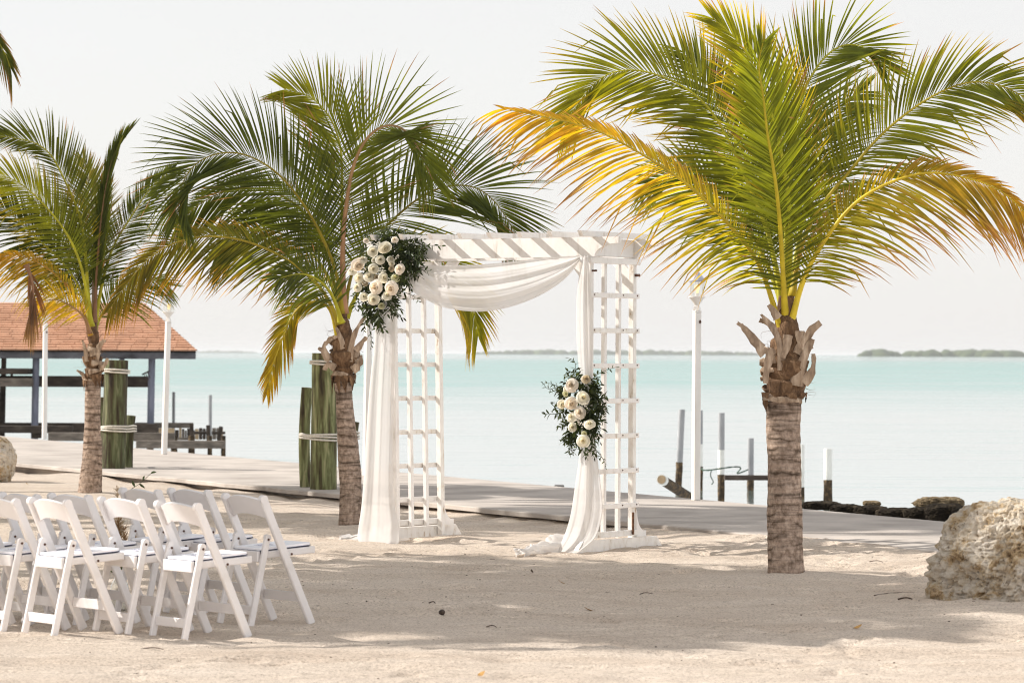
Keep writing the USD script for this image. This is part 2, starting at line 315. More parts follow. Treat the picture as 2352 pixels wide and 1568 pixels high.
conc_m = surf('pale_concrete', [(0.34, (0.29, 0.255, 0.225)), (0.5, (0.375, 0.335, 0.298)), (0.66, (0.455, 0.405, 0.36))], scale=1.1, stretch=(1, 1, 1), detail=8, rough=0.9, bump=0.35, bscale=24, bdist=0.01, coord='world')
def rockmat(name, ramp, vs):
    return usdkit.material(stage, L(name), {
        'tc': ('texture_coordinate', {}), 'n': ('noise_texture', {'scale': 4.6, 'detail': 10.0, 'roughness': 0.74, 'distortion': 0.15}), 'r': ('rgb_ramp', {'ramp': ramp}),
        'v': ('voronoi_texture', {'scale': vs}), 'bn': ('noise_texture', {'scale': 24.0, 'detail': 8.0, 'roughness': 0.75}),
        'pn': ('noise_texture', {'scale': 15.0, 'detail': 7.0, 'roughness': 0.7}), 'pr': ('rgb_ramp', {'ramp': [(0.34, (0.38, 0.33, 0.28)), (0.42, (0.93, 0.91, 0.89)), (0.55, (1.05, 1.05, 1.05))]}), 'px': ('mix', {'mix_type': 'multiply', 'fac': 1.0}),
        'ad': ('math', {'math_type': 'multiply_add', 'value2': -0.7}), 'b': ('bump', {'strength': 1.0, 'distance': 0.075}),
        'p': ('principled_bsdf', {'roughness': 0.95, 'specular_ior_level': 0.1})},
        [('tc.object', 'n.vector'), ('n.fac', 'r.fac'), ('tc.object', 'pn.vector'), ('pn.fac', 'pr.fac'), ('r.color', 'px.color1'), ('pr.color', 'px.color2'), ('px.color', 'p.base_color'), ('tc.object', 'v.vector'), ('tc.object', 'bn.vector'), ('v.distance', 'ad.value1'), ('bn.fac', 'ad.value3'), ('ad.value', 'b.height'), ('b.normal', 'p.normal')], surface='p.BSDF')
rock_m = rockmat('coral_rock', [(0.30, (0.10, 0.07, 0.05)), (0.37, (0.34, 0.24, 0.15)), (0.43, (0.66, 0.49, 0.29)), (0.48, (0.77, 0.66, 0.51)), (0.57, (0.84, 0.76, 0.65))], 22.0)
darkrock_m = rockmat('wet_dark_rock', [(0.35, (0.018, 0.014, 0.011)), (0.55, (0.05, 0.04, 0.028)), (0.72, (0.16, 0.12, 0.075)), (0.85, (0.30, 0.24, 0.16))], 12.0)
palerock_m = rockmat('pale_rubble_rock', [(0.35, (0.10, 0.075, 0.045)), (0.55, (0.30, 0.23, 0.14)), (0.72, (0.44, 0.36, 0.24))], 12.0)

shingle_m = usdkit.material(stage, L('terracotta_shingle'), {
    'geo': ('geometry', {}), 'r': ('rgb_ramp', {'ramp': [(0.0, (0.47, 0.265, 0.17)), (0.5, (0.53, 0.305, 0.20)), (1.0, (0.59, 0.35, 0.24))]}),
    'n': ('noise_texture', {'scale': 2.5, 'detail': 6.0}), 'rm': ('map_range', {'from_min': 0.25, 'from_max': 0.75, 'to_min': 0.8, 'to_max': 1.15}),
    'mu': ('vector_math', {'math_type': 'scale'}), 'p': ('principled_bsdf', {'roughness': 0.9, 'specular_ior_level': 0.15})},
    [('geo.random_per_island', 'r.fac'), ('geo.position', 'n.vector'), ('n.fac', 'rm.value'), ('r.color', 'mu.vector1'), ('rm.result', 'mu.scale'), ('mu.vector', 'p.base_color')], surface='p.BSDF')

sea_m = usdkit.material(stage, L('sea_water'), {
    'geo': ('geometry', {}), 'sx': ('separate_xyz', {}),
    'mpw': ('mapping', {'scale': (0.010, 0.022, 1)}), 'wn': ('noise_texture', {'scale': 1.0, 'detail': 4.0}),
    'dy': ('math', {'math_type': 'multiply_add', 'value2': 150.0}),
    'lg': ('math', {'math_type': 'logarithm', 'value2': 10.0}),
    'mr': ('map_range', {'from_min': 1.5, 'from_max': 4.7, 'to_min': 0.0, 'to_max': 1.0, 'clamp': True}),
    'rp': ('rgb_ramp', {'ramp': [(0.0, (0.10,) * 3), (0.22, (0.05,) * 3), (0.27, (0.07,) * 3), (0.325, (0.62,) * 3), (0.42, (0.70,) * 3), (0.50, (0.60,) * 3), (0.56, (0.20,) * 3), (0.66, (0.22,) * 3), (0.72, (0.50,) * 3), (1.0, (0.45,) * 3)]}),
    'mp1': ('mapping', {'scale': (0.28, 0.62, 1)}), 'n1': ('noise_texture', {'scale': 1.0, 'detail': 6.0, 'roughness': 0.6}),
    'mp2': ('mapping', {'scale': (0.035, 0.13, 1)}), 'n2': ('noise_texture', {'scale': 1.0, 'detail': 5.0, 'roughness': 0.6}),
    'rm2': ('map_range', {'from_min': 0.3, 'from_max': 0.7, 'to_min': 0.45, 'to_max': 1.5}),
    'fm': ('math', {'math_type': 'multiply', 'use_clamp': True}),
    'mp3': ('mapping', {'scale': (0.16, 1.1, 1)}), 'n3': ('noise_texture', {'scale': 1.0, 'detail': 5.0, 'roughness': 0.65, 'distortion': 0.6}), 'rm3': ('map_range', {'from_min': 0.54, 'from_max': 0.70, 'to_min': 0.0, 'to_max': 0.42, 'clamp': True}), 'fa': ('math', {'math_type': 'add', 'use_clamp': True}),
    'b': ('bump', {'strength': 0.3, 'distance': 0.12}),
    'g': ('glossy_bsdf', {'color': (0.965, 0.975, 0.98), 'roughness': 0.04}),
    'd': ('diffuse_bsdf', {'color': (0.235, 0.345, 0.335)}),
    'm': ('mix_closure', {})},
    [('geo.position', 'sx.vector'), ('geo.position', 'mpw.vector'), ('mpw.vector', 'wn.vector'), ('wn.fac', 'dy.value1'), ('sx.y', 'dy.value3'), ('dy.value', 'lg.value1'), ('lg.value', 'mr.value'), ('mr.result', 'rp.fac'),
     ('geo.position', 'mp1.vector'), ('mp1.vector', 'n1.vector'), ('n1.fac', 'b.height'), ('b.normal', 'g.normal'),
     ('geo.position', 'mp2.vector'), ('mp2.vector', 'n2.vector'), ('n2.fac', 'rm2.value'), ('rp.color', 'fm.value1'), ('rm2.result', 'fm.value2'), ('geo.position', 'mp3.vector'), ('mp3.vector', 'n3.vector'), ('n3.fac', 'rm3.value'), ('fm.value', 'fa.value1'), ('rm3.result', 'fa.value2'), ('fa.value', 'm.fac'),
     ('g.BSDF', 'm.closure1'), ('d.BSDF', 'm.closure2')], surface='m.closure')
isle_m = surf('mangrove_green', [(0.3, (0.025, 0.045, 0.02)), (0.55, (0.06, 0.085, 0.03)), (0.8, (0.11, 0.13, 0.045))], scale=0.05, rough=0.9, coord='world')

# ---------------------------------------------------------------- ground, quay, sea, islands
SEA = -0.9
N0, N1 = ground(30, 1063, 0.05)[:2], ground(2140, 1272, 0.03)[:2]
F0, F1 = ground(0, 1000, 0.06)[:2], ground(2180, 1197, 0.06)[:2]
nd, fd = unit(N1 - N0), unit(F1 - F0)
nn = np.array([nd[1], -nd[0]]) * -1.0
if np.dot(nn, [1, 1]) < 0: nn = -nn
Na, Nb = N0 - nd * 60, N1 + nd * 40
Fa, Fb = F0 - fd * 60, F1 + fd * 40
def seadist(x, y):
    """Signed distance past the near edge of the quay (positive seaward)."""
    return (x - N0[0]) * nn[0] + (y - N0[1]) * nn[1]
PALMS = {}
BASES = [(ground(1806, 1318), 0.022, 0.40), (ground(803, 1205), 0.02, 0.45), (ground(207, 1130), 0.02, 0.45)]
RB, LB = ground(2330, 1385), ground(5, 1112)
_fr = np.random.default_rng(123)
FEET = []
for _k in range(46):                                   # trails of footprints
    _p = np.array([_fr.uniform(-3.5, 4.0), _fr.uniform(17.0, 31.0)]); _a = _fr.uniform(0, 6.28)
    for _j in range(_fr.integers(3, 9)):
        _q = _p + np.array([-math.sin(_a), math.cos(_a)]) * (0.09 if _j % 2 else -0.09)
        FEET.append((_q[0], _q[1], _a + _fr.normal(0, 0.15))); _a += _fr.normal(0, 0.12)
        _p = _p + np.array([math.cos(_a), math.sin(_a)]) * _fr.uniform(0.5, 0.68)
def sand_h(x, y):
    p = np.stack([x, y, np.zeros_like(x)], -1)
    h = 0.055 * (meshkit.fbm(p * np.array([0.5, 0.9, 1]), 4, 3) - 0.5) + 0.040 * (meshkit.fbm(p * np.array([2.3, 3.4, 1]), 4, 9) - 0.5)
    h -= 0.030 * np.clip(meshkit.noise(p * np.array([3.1, 4.6, 1]), 17) - 0.66, 0, 1) / 0.34 + 0.010 * (meshkit.noise(p * np.array([9, 11, 1]), 3) - 0.5)
    ripple = np.sin((y * 1.0 - 0.32 * x) * 46 + 6 * meshkit.fbm(p * 0.9, 3, 21))
    h += 0.0028 * ripple * (meshkit.fbm(p * 0.7, 2, 5) > 0.45)
    for (fx, fy, fa) in FEET:
        m = (np.abs(x - fx) < 0.4) & (np.abs(y - fy) < 0.4)
        if not m.any(): continue
        dx, dy = x[m] - fx, y[m] - fy
        u_, w_ = dx * math.cos(fa) + dy * math.sin(fa), -dx * math.sin(fa) + dy * math.cos(fa)
        q = (u_ / 0.15) ** 2 + (w_ / 0.065) ** 2
        h[m] += -0.026 * np.exp(-q ** 2) + 0.012 * np.exp(-((np.sqrt(q) - 1.35) / 0.35) ** 2)
    for (c, a, s) in BASES:
        h += a * np.exp(-((x - c[0]) ** 2 + (y - c[1]) ** 2) / s ** 2)
    h += 0.10 * np.exp(-(((x - RB[0] - 0.1) / 0.9) ** 2 + ((y - RB[1] + 0.5) / 0.8) ** 2))
    s = seadist(x, y)
    edge = np.clip(1 - np.abs(s + 0.25) / 0.6, 0, 1)
    h -= 0.06 * edge * np.clip((1.6 - x) / 1.5, 0, 1)
    h += 0.055 * np.clip(1 - np.abs(s + 0.1) / 1.1, 0, 1) * np.clip((x - 1.0) / 1.2, 0, 1)
    lim = np.clip((s - 0.9) / 2.0, 0, 1)
    return h * (1 - lim) - 1.6 * lim * lim * (3 - 2 * lim)
def axis_(fine0, fine1, step, lo, hi):
    g = [np.arange(fine0, fine1, step)]
    a, st = fine0, step
    left = []
    while a > lo: st *= 1.35; a -= st; left.append(max(a, lo))
    b, st = g[0][-1], step
    right = []
    while b < hi: st *= 1.35; b += st; right.append(min(b, hi))
    return np.concatenate([left[::-1], g[0], right])
xs, ys = axis_(-5.2, 5.2, 0.045, -160, 120), axis_(16.0, 36.0, 0.045, -120, 150)
X, Y = np.meshgrid(xs, ys, indexing='ij')
single('sand', sheet(np.stack([X, Y, sand_h(X, Y)], -1)), sand_m, 'pale coral sand raked level with dappled palm shade', 'sand', kind='structure', smooth=True)
def gz(p):
    return float(sand_h(np.array([p[0]]), np.array([p[1]]))[0])
def foot(px, py):
    p = ground(px, py)
    for _ in range(3): p = ground(px, py, gz(p))
    return p
QZ = 0.055
poly = [Na, Nb, Fb, Fa]
segs = 500
qv = []
for k in range(segs + 1):
    a = k / segs
    n_ = Na + (Nb - Na) * a; f_ = Fa + (Fb - Fa) * a
    wob = 0.16 * (meshkit.fbm(np.array([[n_[0] * 2.3, n_[1] * 2.3, 0]]), 4, 2)[0] - 0.5)
    n_ = n_ + nn * wob
    qv.append([[*(n_ + nn * 0.20), -0.5], [*(n_ + nn * 0.16), QZ - 0.075], [*n_, QZ - 0.05], [*n_, QZ - 0.010], [*(n_ + nn * 0.012), QZ], [*f_, QZ], [*(f_ + nn * 0.012), QZ - 0.015], [*(f_ + nn * 0.012), -1.9]])
single('quay_walk', sheet(np.array(qv)), conc_m, 'pale concrete walkway along the water behind the arch', 'walkway', kind='structure')
# sea: one sheet from under the quay to the horizon
sx = np.concatenate([[-42000, -9000, -1500], np.linspace(-300, 300, 9), [1500, 9000, 42000]])
sy = np.concatenate([[-300, 20], np.geomspace(60, 42000, 16)])
SXg, SYg = np.meshgrid(sx, sy, indexing='ij')
single('sea', sheet(np.stack([SXg, SYg, np.full_like(SXg, SEA)], -1)), sea_m, 'calm pale turquoise sea reaching to the horizon', 'sea', kind='structure')

def island(name, x0, x1, d, hpx, label, seed, n, taper=0.06):
    rng = np.random.default_rng(seed)
    ico = trimesh.creation.icosphere(2)
    ms = []
    for k in range(n):
        a = rng.random()
        px = x0 + (x1 - x0) * a
        e = min(1, a / taper, (1 - a) / taper)
        base = at(px, HOR, d + rng.uniform(0, 60)); base[2] = SEA
        H = hpx * d / FPX * (0.62 + 0.38 * meshkit.fbm(np.array([[a * 14, seed, 0]]), 3, seed)[0] * 1.6) * (0.35 + 0.65 * math.sqrt(max(e, 0))) * rng.uniform(0.75, 1.05)
        w = H * rng.uniform(0.9, 1.8)
        v = ico.vertices * np.array([w, w, H])
        v = v * (1 + 0.35 * (meshkit.fbm(ico.vertices * 2.2 + k * 7.3, 3, seed)[:, None] - 0.5))
        v[:, 2] = np.maximum(v[:, 2], -1.0)
        ms.append((v + base, ico.faces))
    return single(name, cat_(ms), isle_m, label, 'island', smooth=True)
island('mangrove_island', 1982, 2560, 6000, 17.5, 'green mangrove island on the horizon at the far right', 5, 90, 0.05)
island('mangrove_island', 1092, 1745, 9500, 13.0, 'long grey-green mangrove island on the horizon behind the arch', 6, 120, 0.25)
island('mangrove_island', 452, 590, 15000, 6.0, 'faintest low island on the horizon beside the boathouse', 7, 90, 0.3)
hz = trimesh.creation.box((96000, 96000, 28)).apply_translation((0, 20000, SEA - 2.5 + 14))
haze_m = usdkit.material(stage, L('haze_air'), {'v': ('principled_volume', {'color': (0.88, 0.90, 0.915), 'density': 0.00006, 'anisotropy': 0.2})}, [], volume='v.volume')
single('haze', hz, haze_m, 'thin pale sea haze over the water', 'haze', kind='stuff')

# ---------------------------------------------------------------- palms
GREEN, DKGREEN = np.array([0.098, 0.122, 0.012]), np.array([0.050, 0.068, 0.010])
LIME, YEL = np.array([0.25, 0.27, 0.015]), np.array([0.50, 0.38, 0.022])
ORANGE, BROWN, DEAD = np.array([0.46, 0.255, 0.025]), np.array([0.24, 0.125, 0.065]), np.array([0.22, 0.15, 0.10])
VIEW = np.array([0, 1.0, 0.02])
def frond_geo(pts, length, base_col, tip_col, edge_col, rng, rad=0.024, bare=0.14, open_=1.0, droop=0.35, tilt=0.25, width=0.0235, step=0.0205, up_len=1.0, lo_len=1.0, spread=1.0, stalk=None, ragged=0.03, view=VIEW):
    """Rachis tube and leaflets (with colours) of one feather leaf along the 3-D points."""
    C = spline(pts, 60)
    seg = np.linalg.norm(np.diff(C, axis=0), axis=1); total = seg.sum()
    cum = np.concatenate([[0], np.cumsum(seg)]) / total
    T = unit(np.gradient(C, axis=0))
    u60 = np.linspace(0, 1, 60)
    r = rad * (0.16 + 0.84 * (1 - cum) ** 1.1) * (1 + 0.9 * np.exp(-cum / 0.045))
    rv, rf = tube(C, r, 7, True, 0.75)
    stalk = LIME * 0.8 + YEL * 0.35 if stalk is None else stalk
    rc = np.repeat((stalk[None] * (1 - cum[:, None]) + (0.6 * stalk + 0.4 * tip_col)[None] * cum[:, None]), 7, 0)
    rc = np.vstack([rc, rc[:1], rc[-1:]])
    n = max(14, int(total * (1 - bare) / step))
    V, F, K = [], [], []
    S = 6
    s = np.linspace(0, 1, S + 1)
    clump = rng.normal(0, 1, n // 7 + 4)
    for side in (-1, 1):
        for k in range(n):
            u = bare + (1 - bare) * (k + rng.uniform(-0.3, 0.3)) / (n - 1)
            u = min(max(u, bare), 0.998)
            if ragged and rng.random() < ragged * (0.3 + u): continue
            i = np.searchsorted(cum, u) - 1; i = min(max(i, 0), 58)
            a = (u - cum[i]) / (cum[i + 1] - cum[i] + 1e-9)
            p0 = C[i] + (C[i + 1] - C[i]) * a; t = unit(T[i] + (T[i + 1] - T[i]) * a)
            sd = unit(np.cross(t, view)); nrm = np.cross(sd, t)
            if sd[2] < 0: sd = -sd
            if abs(sd[2]) < 0.05 and sd[0] > 0: sd = -sd
            sd = unit(sd * math.cos(tilt) + nrm * math.sin(tilt))
            isup = side > 0
            v = (u - bare) / (1 - bare)
            ln = length * (0.55 + 0.45 * min(1, v / 0.22)) * (1 - 0.62 * max(0, (v - 0.5) / 0.5) ** 1.5) * rng.uniform(0.88, 1.08)
            ln *= up_len if isup else lo_len
            cl = clump[k // 7] * (1 - (k % 7) / 7) + clump[k // 7 + 1] * (k % 7) / 7
            th = (math.radians(66) - math.radians(42) * v ** 0.9) * spread + math.radians(3.0) * cl + rng.normal(0, math.radians(1.4))
            d = unit(math.cos(th) * t + math.sin(th) * (sd * side) * open_ + nrm * (rng.normal(0, 0.06) + 0.12 * (1 - open_)))
            g = droop * (0.45 if isup else 1.0) * rng.uniform(0.6, 1.35)
            q = p0 + np.outer(s, d) * ln
            q[:, 2] -= g * ln * s ** 2.0 * 0.75
            q += np.outer(s ** 2, t) * ln * 0.10
            if rng.random() < 0.085 + 0.25 * ragged:                                  # a broken tip hangs down
                kb = s > rng.uniform(0.45, 0.75)
                q[kb, 2] -= (s[kb] - s[kb][0] + 0.02) * ln * rng.uniform(0.3, 0.8); q[kb] -= np.outer(s[kb] - s[kb][0], d) * ln * 0.4
            dq = unit(np.gradient(q, axis=0))
            b = unit(np.cross(dq, nrm)); tw = rng.normal(0.25 * side, 0.36)
            c2 = np.cross(dq, b)
            b = b * math.cos(tw) + c2 * math.sin(tw)
            m = np.cross(b, dq)
            w = width * rng.uniform(0.85, 1.1) * np.minimum(1, 0.28 + s / 0.30 * 0.72) * (1 - s) ** 0.75 * (1 + 0.5 * s) * (0.75 + 0.25 * min(1, ln / length)) + 0.0008
            lft, rgt_ = q - b * w[:, None] / 2 + m * w[:, None] * 0.16, q + b * w[:, None] / 2 + m * w[:, None] * 0.16
            P = np.stack([lft, q, rgt_], 1).reshape(-1, 3)
            base = sum(len(x) for x in V[-1:]) * 0 + frond_geo.count
            ii = np.arange(S)[:, None] * 3 + np.array([0, 1])[None]
            ii = ii.ravel()
            q4 = np.stack([ii, ii + 1, ii + 4, ii + 3], 1) + base
            F.append(q4); V.append(P); frond_geo.count += len(P)
            age = rng.normal(0, 0.12)
            cb = base_col * (1 - np.clip(v + age, 0, 1)) + tip_col * np.clip(v + age, 0, 1)
            cb = cb * rng.uniform(0.8, 1.2)
            e = np.clip((s - 0.45 - rng.uniform(0, 0.3)) / 0.4, 0, 1)[:, None]
            cc = cb[None] * (1 - e) + edge_col[None] * e
            if rng.random() < 0.30: cc = np.where((s > rng.uniform(0.80, 0.95))[:, None], BROWN[None] * 1.2, cc)
            K.append(np.repeat(cc, 3, 0))
    frond_geo.count = 0
    V, F, K = np.vstack(V), np.vstack(F), np.vstack(K)
    return (rv, rf, rc), (V, np.vstack([F[:, [0, 1, 2]], F[:, [0, 2, 3]]]), K)
frond_geo.count = 0

def add_frond(t, pts, label=None, **kw):
    (rv, rf, rc), (lv, lf, lk) = frond_geo(pts, **kw)
    f = t.part('frond', (rv, rf), rachis_m, True, world=True, col=rc, label=label)
    t.part('leaflets', (lv, lf), leaf_m, True, parent=f, world=True, col=lk, kind='stuff')

def trunk_geo(path, rads, rng, rings=0.085, sides=28):
    n = 230
    C = spline(path, n); R = CubicSpline(np.linspace(0, 1, len(rads)), rads)(np.linspace(0, 1, n))
    seg = np.concatenate([[0], np.cumsum(np.linalg.norm(np.diff(C, axis=0), axis=1))])
    ph = seg / rings + 0.4 * np.sin(seg * 5)
    fr = ph - np.floor(ph)
    R = R * (1 + 0.045 * np.sin(np.pi * np.minimum(1, (1 - fr) * 1.0 + 0.02)) ** 0.7 * (1 - 0.5 * fr) * (0.6 + 0.3 * meshkit.noise(np.stack([np.floor(ph), ph * 0, ph * 0], 1), 5)) - 0.02)
    v, f = tube(C, R, sides, True)
    nv = n * sides
    d = meshkit.fbm(v[:nv] * np.array([14, 14, 5]), 3, 4) - 0.5
    ctr = np.repeat(C, sides, 0)
    v[:nv] += unit(v[:nv] - ctr) * (d * 0.016)[:, None]
    return v, f
def boot_geo(pts, w, rng, thick=0.35):
    C = spline(pts, 8)
    s = np.linspace(0, 1, 8)
    W = w * (1.25 - 0.75 * s) * (1 + 0.12 * rng.normal(size=8))
    v, f = tube(C, W / 2, 8, True, thick, ref=(0.25, -1.0, 0.2))
    v += 0.18 * w * (meshkit.fbm(v * 40, 2, 3)[:, None] - 0.5) * rng.normal(0, 1, 3)
    return v, f
def fibres(center_pts, rng, n, ln):
    ms = []
    for k in range(n):
        c = center_pts[rng.integers(len(center_pts))]
        a = rng.uniform(0, 2 * np.pi); rad = c[3]
        p = np.array([c[0] + math.cos(a) * rad, c[1] + math.sin(a) * rad, c[2]])
        d = np.array([math.cos(a), math.sin(a), rng.uniform(-0.9, 0.9)]) * rng.uniform(0.3, 1) * ln
        m = p + d * 0.5 + rng.normal(0, 0.3, 3) * ln
        ms.append(tube(spline([p, m, p + d], 6), np.linspace(0.0016, 0.0006, 6), 3, False))
    return cat_(ms)

def palm(name, label, d, trunk_px, split, boots, fronds, seed, boot_w):
    rng = np.random.default_rng(seed)
    base = foot(*trunk_px[0][:2]); base = at(trunk_px[0][0], trunk_px[0][1], d)
    t = Thing(name, label, 'palm tree', (base[0], base[1], base[2] - 0.04))
    pts = [at(x, y, d) for x, y, w in trunk_px]
    rad = [w / 2 * d / FPX for x, y, w in trunk_px]
    pts[0] = pts[0] - np.array([0, 0, 0.06])
    rad[0] *= 1.05
    t.part('trunk', trunk_geo(pts[:split + 1], rad[:split + 1], rng), trunk_m, True, world=True)
    hp, hr = pts[split - 0:], rad[split:]
    n = 40
    C = spline(hp, n); R = np.maximum(CubicSpline(np.linspace(0, 1, len(hr)), hr)(np.linspace(0, 1, n)), 0.02)
    v, f = tube(C, R, 26, True)
    k = n * 26
    dd = meshkit.fbm(v[:k] * np.array([9, 9, 7]) + seed, 4, 8) - 0.5
    step = (np.arange(n) / n * 5.0) % 1.0
    v[:k] += unit(v[:k] - np.repeat(C, 26, 0)) * ((dd * 0.11 + np.repeat(0.035 * (step - 0.4), 26)) * np.repeat(np.clip(np.arange(n) / 6.0, 0.08, 1), 26))[:, None] * (np.repeat(R, 26) / max(R))[:, None]
    t.part('fibre_sheath', (v, f), soil_m, 40, world=True)
    cp = [np.array([*C[i], R[i] * 1.02]) for i in range(2, n - 12)]
    t.part('loose_fibres', fibres(cp, rng, 46, 0.10 * d / 28), soil_m, False, world=True, kind='stuff')
    for bt in boots:
        off = bt[0] if isinstance(bt[0], (int, float)) else -R.max() * 0.8
        q = bt[1:] if isinstance(bt[0], (int, float)) else bt
        P = [at(x, y, d + off * (1.0 if i == 0 else 1.15)) for i, (x, y) in enumerate(q)]
        t.part('leaf_stub', boot_geo(P, boot_w * rng.uniform(0.8, 1.15), rng), boot_m, 40, world=True)
    for j in range(9):                                       # ragged flaps of the sheath over the trunk
        a0 = 6.283 * j / 9 + rng.uniform(-0.2, 0.2); wd = rng.uniform(0.45, 0.8); lg = rng.uniform(0.05, 0.16) * d / 28
        Pf = np.zeros((6, 6, 3))
        for ii, vv in enumerate(np.linspace(0, 1, 6)):
            for jj, ww in enumerate(np.linspace(-1, 1, 6)):
                aa = a0 + 0.5 * wd * ww * (1 - vv ** 1.4) + 0.15 * vv
                rr = (hr[0] * 1.05 + 0.016 + 0.012 * rng.random()) * (1 + 0.05 * (1 - vv))
                Pf[ii, jj] = C[1] + [math.cos(aa) * rr, math.sin(aa) * rr, 0.07 - lg * vv - 0.02]
        t.part('sheath_flap', sheet(Pf), soil_m, 40, world=True)
    # wrapped bases round the head
    for j in range(7):
        i = int(2 + j * (n - 18) / 7); a0 = rng.uniform(0, 6.28); aa = np.linspace(a0, a0 + rng.uniform(1.4, 2.4), 9)
        rr = R[i] * (1.10 + 0.10 * np.sin(np.linspace(0, 3.1, 9)))
        zz = np.linspace(0, rng.uniform(-0.05, 0.07), 9)
        q = np.stack([C[i][0] + rr * np.cos(aa), C[i][1] + rr * np.sin(aa), C[i][2] + zz], 1)
        t.part('leaf_base', boot_geo(q, boot_w * 0.95, rng, 0.3), boot_m, 40, world=True)
    for fr in fronds:
        px, d0, d1 = fr['px'], d + fr.get('d0', 0.0), d + fr.get('d1', 0.0)
        k = np.concatenate([[0], np.cumsum(np.linalg.norm(np.diff(np.array(px, float), axis=0), axis=1))]); k /= k[-1]
        P = [at(x, y, d0 + (d1 - d0) * a ** 1.15) for (x, y), a in zip(px, k)]
        kw = {q: w for q, w in fr.items() if q not in ('px', 'd0', 'd1', 'len')}
        add_frond(t, P, length=fr['len'] * d / FPX, rng=rng, **kw)
    return t

G, DG = GREEN, DKGREEN
LG = LIME * 0.75
palm('palm_tree', 'largest palm with yellowing fronds standing right of the arch', ground(1806, 1318)[1],
    [(1806, 1322, 86), (1804, 1250, 82), (1802, 1150, 80), (1801, 1040, 77), (1799, 960, 78), (1800, 922, 82), (1805, 885, 92), (1808, 830, 90), (1807, 780, 66), (1805, 725, 44), (1806, 680, 30)], 5,
    [[(1756, 812), (1728, 778), (1702, 745)], [(1752, 800), (1722, 765), (1694, 741)], [(1796, 850), (1782, 765), (1748, 722)], [(1828, 885), (1843, 830), (1866, 778)], [(1832, 812), (1856, 768), (1885, 742)], [(1846, 880), (1866, 850), (1868, 812)], [(1786, 730), (1775, 712), (1765, 700)], [(1838, 760), (1850, 800), (1866, 795)], [(1775, 800), (1762, 842), (1758, 880)], [(1810, 770), (1806, 800), (1798, 822)], [0.16, (1800, 790), (1770, 745), (1745, 735)]],
    [
     dict(px=[(1796, 700), (1770, 560), (1700, 380), (1600, 221), (1525, 178), (1433, 162), (1384, 178), (1336, 227), (1298, 285)], d0=0.1, d1=0.3, len=225, base_col=G, tip_col=LG, edge_col=YEL * 0.8, droop=0.35, tilt=0.35, bare=0.22, lo_len=0.9),
     dict(px=[(1798, 765), (1780, 712), (1741, 605), (1676, 518), (1568, 416), (1460, 346), (1374, 302), (1271, 273), (1158, 250)], d0=-0.02, d1=-0.7, len=165, base_col=LG, tip_col=ORANGE * 0.45 + YEL * 0.5, edge_col=BROWN * 1.1, droop=0.55, tilt=0.6, bare=0.14, up_len=0.45, ragged=0.12, stalk=YEL * 0.8, lo_len=1.35),
     dict(px=[(1805, 745), (1801, 680), (1790, 500), (1775, 378), (1762, 302), (1752, 216), (1744, 138), (1752, 100)], d0=-0.02, d1=-1.0, len=165, base_col=G * 0.85, tip_col=G * 1.3, edge_col=LG, droop=0.25, tilt=0.1, bare=0.12, stalk=YEL),
     dict(px=[(1806, 690), (1808, 480), (1822, 324), (1838, 227), (1865, 173), (1903, 124), (1946, 103), (1989, 113), (2032, 155)], d0=0.1, d1=0.5, len=210, base_col=G, tip_col=G * 1.2, edge_col=LG, droop=0.18, tilt=0.15, bare=0.2),
     dict(px=[(1820, 680), (1850, 540), (1892, 464), (1946, 400), (2000, 335), (2070, 270), (2162, 211), (2232, 189), (2297, 197), (2362, 232), (2420, 300)], d0=0.0, d1=0.2, len=195, base_col=LG * 0.75, tip_col=G * 1.1, edge_col=YEL * 0.55, droop=0.4, tilt=0.3, bare=0.13, stalk=YEL * 0.75),
     dict(px=[(1810, 775), (1829, 695), (1853, 625), (1903, 540), (1968, 464), (2054, 416), (2135, 397), (2216, 408), (2286, 432), (2356, 490)], d0=-0.03, d1=-0.5, len=190, base_col=LG * 0.85, tip_col=ORANGE * 0.45 + YEL * 0.25, edge_col=BROWN * 1.5, droop=0.6, tilt=0.5, bare=0.17, up_len=0.42, stalk=YEL * 1.1, lo_len=1.15, ragged=0.06, rad=0.03),
     dict(px=[(1798, 690), (1760, 520), (1715, 370), (1660, 260), (1610, 170), (1570, 120)], d0=0.25, d1=1.0, len=190, base_col=DG * 1.2, tip_col=G, edge_col=LG, droop=0.3, tilt=0.2, bare=0.2),
     dict(px=[(1812, 690), (1850, 480), (1890, 340), (1930, 250), (1985, 210)], d0=0.3, d1=1.2, len=185, base_col=DG, tip_col=G, edge_col=G, droop=0.3, tilt=0.2, bare=0.2),
     dict(px=[(1808, 690), (1815, 520), (1800, 380), (1772, 260), (1730, 150), (1670, 70), (1640, 45)], d0=0.1, d1=0.0, len=180, base_col=G, tip_col=LG * 1.3, edge_col=YEL, droop=0.2, tilt=-0.2, bare=0.25, spread=0.8),
     dict(px=[(1798, 700), (1740, 560), (1660, 450), (1570, 400), (1490, 420)], d0=0.3, d1=1.0, len=170, base_col=DG * 1.2, tip_col=G, edge_col=LG, droop=0.5, tilt=0.2, bare=0.2),
    ], 11, 0.072)

